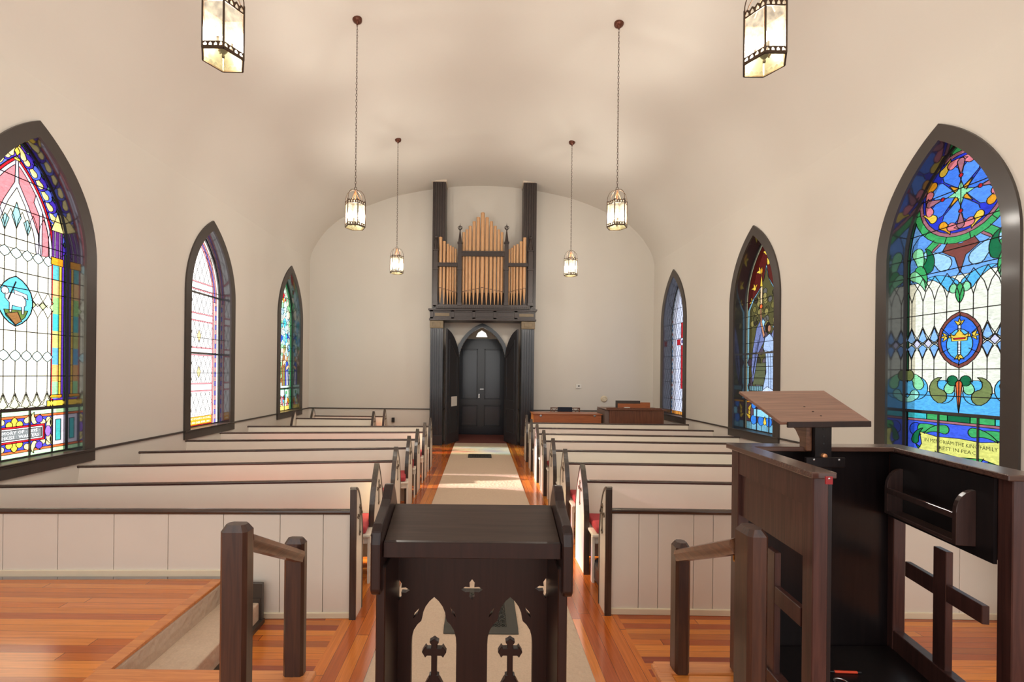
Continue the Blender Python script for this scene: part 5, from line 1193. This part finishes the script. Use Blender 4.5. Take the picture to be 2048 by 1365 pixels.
bm = B(); add_box(bm, -0.07, -0.03, YD-0.012, YD, 1.06, 1.17); add_lathe(bm, [(0.012, 0), (0.012, -0.03), (0.026, -0.045), (0.02, -0.065), (0, -0.068)], (-0.05, YD-0.01, 1.13), 14, axis='Y'); finish('door_knob', bm, STEEL, root, smooth=True)
bm = B(); add_box(bm, -0.03, 0.08, YD-0.02, YD, 1.3, 1.32); finish('mail_slot', bm, STEEL, root)
def open_leaf(name, hx, fx, label, sgn):
    hy, fy = YA-0.03, 11.07; root = empty(name, (hx, hy, 0), label, 'door', kind='structure')
    d = Vector((fx-hx, fy-hy, 0)); L = d.length; d.normalize(); nn = Vector((d.y, -d.x, 0))
    fr_ = lambda u, v, t: Vector((hx, hy, 0))+d*u+nn*t+Vector((0, 0, v))
    zs, zt = 2.0, 2.84; pts = [(0, 0.02), (L, 0.02), (L, zt)]
    R = ((zt-zs)**2+L*L)/(2*L); 
    for k in range(1, 13):
        z = zt-(zt-zs)*k/12; pts.append((R-math.sqrt(max(0, R*R-(z-zs)**2)), z))
    bm = B(); add_plate(bm, pts, [], -0.02, 0.02, fr_); o = finish('door_leaf', bm, DOORL, root, bevel=0.003)
    for z0, z1 in ((0.25, 0.87), (1.05, 2.2)):
        for side in (-1, 1):
            bm = B(); a0, a1 = 0.1, L-0.12; t0, t1 = sorted((side*0.018, side*0.034))
            zq0 = z1; zq1 = z1 if z1 < 1 else z1+0.38
            add_plate(bm, [(a0, z0), (a1, z0), (a1, zq1), (a0, zq0)], [[(a0+0.04, z0+0.04), (a1-0.04, z0+0.04), (a1-0.04, zq1-0.08), (a0+0.04, zq0-0.04)]], t0, t1, fr_)
            finish('panel_moulding', bm, DOORL, o)
    return root, fr_, L
rl, frl, L_ = open_leaf('door_2', -0.575, -0.845, 'left leaf of the open pointed inner door with a white notice', 1)
open_leaf('door_3', 0.615, 0.885, 'right leaf of the open pointed inner door', -1)
side = 0.036 if (frl(0, 0, 1)-frl(0, 0, 0)).x > 0 else -0.036
bm = B(); add_plate(bm, [(0.16, 0.93), (0.47, 0.93), (0.47, 1.17), (0.16, 1.17)], [], side, side*1.15, frl)
tag(finish('notice_paper', bm, PAPER), 'white paper notice pinned on the left open door', 'notice')

# ---------------------------------------------------------------- small things at the far end
def box_at(x0, x1, y0, y1, Y0, Y1):
    a, b = at(x0, y1, Y0), at(x1, y0, Y0); return a.x, b.x, Y0, Y1, a.z, b.z
root = empty('wooden_chest', (1.9, 10.05, 0), 'orange-brown wooden chest behind the last right pew', 'chest')
a, b = at(1067, 847, 10.0), at(1203, 829, 10.0)
bm = B(); add_box(bm, a.x, b.x, 10.0, 10.55, 0.0, b.z-0.02); finish('body', bm, CHEST, root, bevel=0.006)
bm = B(); add_box(bm, a.x-0.02, b.x+0.02, 9.98, 10.57, b.z-0.02, b.z); finish('lid', bm, CHEST, root, bevel=0.004)
for px in (1081.6, 1189.5):
    bm = B(); p = at(px, 832.5, 9.99); add_lathe(bm, [(0.028, 0), (0.026, -0.008), (0, -0.01)], (p.x, 10.0, p.z), 14, axis='Y'); finish('hinge', bm, STEEL, root, smooth=True)
root = empty('organ_console', (3.3, 9.95, 0), 'walnut organ console with raised music desk in the far right corner', 'organ console')
a, b = at(1219, 847, 9.85), at(1328, 822, 9.85)
bm = B(); add_box(bm, a.x, b.x, 9.85, 10.6, 0.0, b.z); finish('body', bm, CONS, root, bevel=0.006)
bm = B(); add_box(bm, a.x-0.08, b.x+0.04, 9.82, 10.62, b.z, b.z+0.02); add_box(bm, a.x-0.05, b.x-0.02, 9.9, 9.94, b.z+0.02, b.z+0.05); finish('top', bm, CONS, root, bevel=0.004)
bm = B(); add_box(bm, a.x-0.09, a.x-0.0, 9.9, 10.58, 0, b.z-0.01); finish('side_panel', bm, simple('greyed_walnut', srgb(120, 100, 90), 0.5), root)
c, d = at(1231.5, 818, 10.0), at(1280.5, 802, 10.0); e = at(1300, 805.5, 10.0)
bm = B(); add_box(bm, c.x, d.x, 10.0, 10.03, c.z, d.z); finish('music_desk', bm, TRIMD, root, bevel=0.003)
bm = B(); add_box(bm, c.x+0.04, e.x-0.01, 9.985, 10.0, c.z-0.02, e.z-0.03); add_box(bm, d.x, e.x, 9.99, 10.02, c.z, e.z); finish('desk_panel', bm, CHEST, root)
bm = B(); g = at(1254, 816.5, 9.92); add_box(bm, g.x-0.06, g.x+0.06, 9.9, 9.95, b.z+0.05, b.z+0.062)
tag(finish('sheet_music', bm, PAPER), 'white papers on top of the organ console', 'papers')
# chair with fret back
root = empty('lattice_chair', (2.05, 10.8, 0), 'wooden chair with fretwork back and dark cloth behind the chest', 'chair')
a, b = at(1101, 828, 10.75), at(1159, 816, 10.75)
bm = B(); t = 0.02; zt = b.z
for xx in (a.x, b.x-t): add_box(bm, xx, xx+t, 10.75, 10.78, 0.44, zt)
add_box(bm, a.x, b.x, 10.75, 10.78, zt-t, zt); add_box(bm, a.x, b.x, 10.75, 10.78, zt-0.2, zt-0.18)
for x0, x1 in ((a.x, a.x+0.18), (b.x-0.18, b.x)):
    add_bar(bm, (x0+0.02, 10.765, zt-0.19), (x1-0.02, 10.765, zt-0.01), 0.012, 0.012); add_bar(bm, (x1-0.02, 10.765, zt-0.19), (x0+0.02, 10.765, zt-0.01), 0.012, 0.012); add_box(bm, x1, x1+0.014, 10.755, 10.775, zt-0.2, zt)
finish('backrest', bm, CONS, root)
bm = B(); add_box(bm, a.x, b.x, 10.75, 11.2, 0.42, 0.46); finish('seat', bm, CONS, root, bevel=0.01)
for xx in (a.x, b.x-0.04):
    for yy in (10.75, 11.16): bm = B(); add_box(bm, xx, xx+0.04, yy, yy+0.04, 0, 0.43); finish('leg', bm, CONS, root)
bm = B(); add_box(bm, a.x+0.17, b.x-0.17, 10.735, 10.795, zt-0.42, zt+0.008)
tag(finish('draped_cloth', bm, NAVY, bevel=0.01), 'dark navy cloth hung over the fretwork chair back', 'cloth')
# wall fittings
p = at(1157, 773, YB); root = empty('thermostat', (p.x, YB, p.z), 'small white thermostat on the end wall right of the organ', 'thermostat')
bm = B(); add_box(bm, p.x-0.07, p.x+0.07, YB-0.025, YB, p.z-0.055, p.z+0.055); finish('case', bm, WHITE, root, bevel=0.006, bseg=2)
bm = B(); add_box(bm, p.x-0.02, p.x+0.025, YB-0.028, YB-0.024, p.z-0.008, p.z+0.02); finish('display', bm, BLACK, root)
p = at(1208, 798.5, YB); root = empty('alarm_bell', (p.x, YB, p.z), 'round ivory alarm on the end wall below the thermostat', 'alarm')
bm = B(); add_lathe(bm, [(0.085, 0), (0.085, -0.015), (0.07, -0.035), (0.05, -0.04), (0.045, -0.03), (0.03, -0.03), (0.025, -0.04), (0, -0.042)], (p.x, YB, p.z), 24, axis='Y'); finish('housing', bm, IVORY, root, smooth=True)
p = at(787, 840, YB); bm = B(); add_box(bm, p.x-0.035, p.x+0.035, YB-0.08, YB-0.022, p.z-0.06, p.z+0.06)
tag(finish('junction_box', bm, BLACK, bevel=0.004), 'small black box on the end wall beside the short pews', 'box')

# ---------------------------------------------------------------- marble font at the right edge
fx, fy = 3.76, 2.86
root = empty('marble_font', (fx, fy, 0), 'white carved marble font cut off by the right edge', 'font')
bm = B(); add_lathe(bm, [(0.14, 0.5), (0.2, 0.53), (0.26, 0.58), (0.28, 0.63), (0.28, 0.86), (0.265, 0.875), (0.22, 0.875), (0.18, 0.8), (0, 0.76)], (fx, fy, 0), 8, rot=0); finish('bowl', bm, MARB, root, bevel=0.006)
bm = B()
for k in range(8):
    a = k*PI/4+PI/8; c = Vector((fx+0.26*math.cos(a), fy+0.26*math.sin(a), 0.745)); tx = Vector((-math.sin(a), math.cos(a), 0))
    add_tube(bm, [c+tx*0.075*math.cos(j*PI/10)+Vector((0, 0, 0.075*math.sin(j*PI/10))) for j in range(20)], 0.006, 5, closed=True)
    for q in range(4): e = q*PI/2; add_tube(bm, [c+tx*0.015*math.cos(e)+Vector((0, 0, 0.015*math.sin(e))), c+tx*0.06*math.cos(e)+Vector((0, 0, 0.06*math.sin(e)))], [0.004, 0.012], 6)
finish('carved_medallion', bm, MARBD, root)
bm = B(); add_lathe(bm, [(0.2, 0.14), (0.15, 0.18), (0.11, 0.24), (0.10, 0.42), (0.12, 0.47), (0.14, 0.5)], (fx, fy, 0), 8, rot=PI/8); finish('stem', bm, MARB, root)
bm = B(); add_lathe(bm, [(0.27, 0), (0.27, 0.1), (0.25, 0.12), (0.2, 0.14)], (fx, fy, 0), 8, rot=0); finish('base', bm, MARB, root, bevel=0.004)

# ---------------------------------------------------------------- light
w = bpy.data.worlds.new('sky'); bpy.context.scene.world = w; w.use_nodes = True; nt = w.node_tree; nt.nodes.clear(); L = nt.links.new
out = N(nt, 'ShaderNodeOutputWorld'); bg = N(nt, 'ShaderNodeBackground'); tc = N(nt, 'ShaderNodeTexCoord'); sp = N(nt, 'ShaderNodeSeparateXYZ'); L(tc.outputs['Generated'], sp.inputs[0])
rp = N(nt, 'ShaderNodeValToRGB'); cr = rp.color_ramp; cr.elements[0].position = 0.0; cr.elements[0].color = (1.0, 0.98, 0.95, 1); cr.elements[1].position = 1.0; cr.elements[1].color = (0.56, 0.62, 0.68, 1)
e = cr.elements.new(0.5); e.color = (0.80, 0.78, 0.74, 1)
mr = N(nt, 'ShaderNodeMapRange'); mr.inputs[1].default_value = -0.8; mr.inputs[2].default_value = 0.8; L(sp.outputs[0], mr.inputs[0]); L(mr.outputs[0], rp.inputs['Fac'])
L(rp.outputs['Color'], bg.inputs['Color']); m2_ = N(nt, 'ShaderNodeMapRange', interpolation_type='SMOOTHSTEP'); m2_.inputs[1].default_value = -0.25; m2_.inputs[2].default_value = -0.75; m2_.inputs[3].default_value = 1.5; m2_.inputs[4].default_value = 1.8; L(sp.outputs[1], m2_.inputs[0]); L(m2_.outputs[0], bg.inputs['Strength']); L(bg.outputs[0], out.inputs['Surface'])
sun = bpy.data.lights.new('sun', 'SUN'); sun.energy = 11; sun.angle = math.radians(2.5); sun.color = (1, 0.93, 0.82)
so = bpy.data.objects.new('sun', sun); C.objects.link(so); dirv = Vector((1, -0.02, -0.52)).normalized()
so.rotation_euler = dirv.to_track_quat('-Z', 'Y').to_euler(); so.location = (-12, 7, 8)

vs = bpy.context.scene.view_settings; vs.view_transform = 'Standard'; vs.look = 'None'; vs.exposure = 0.3; vs.gamma = 1.0; vs.use_curve_mapping = False
bpy.context.scene.cycles.transparent_max_bounces = 12
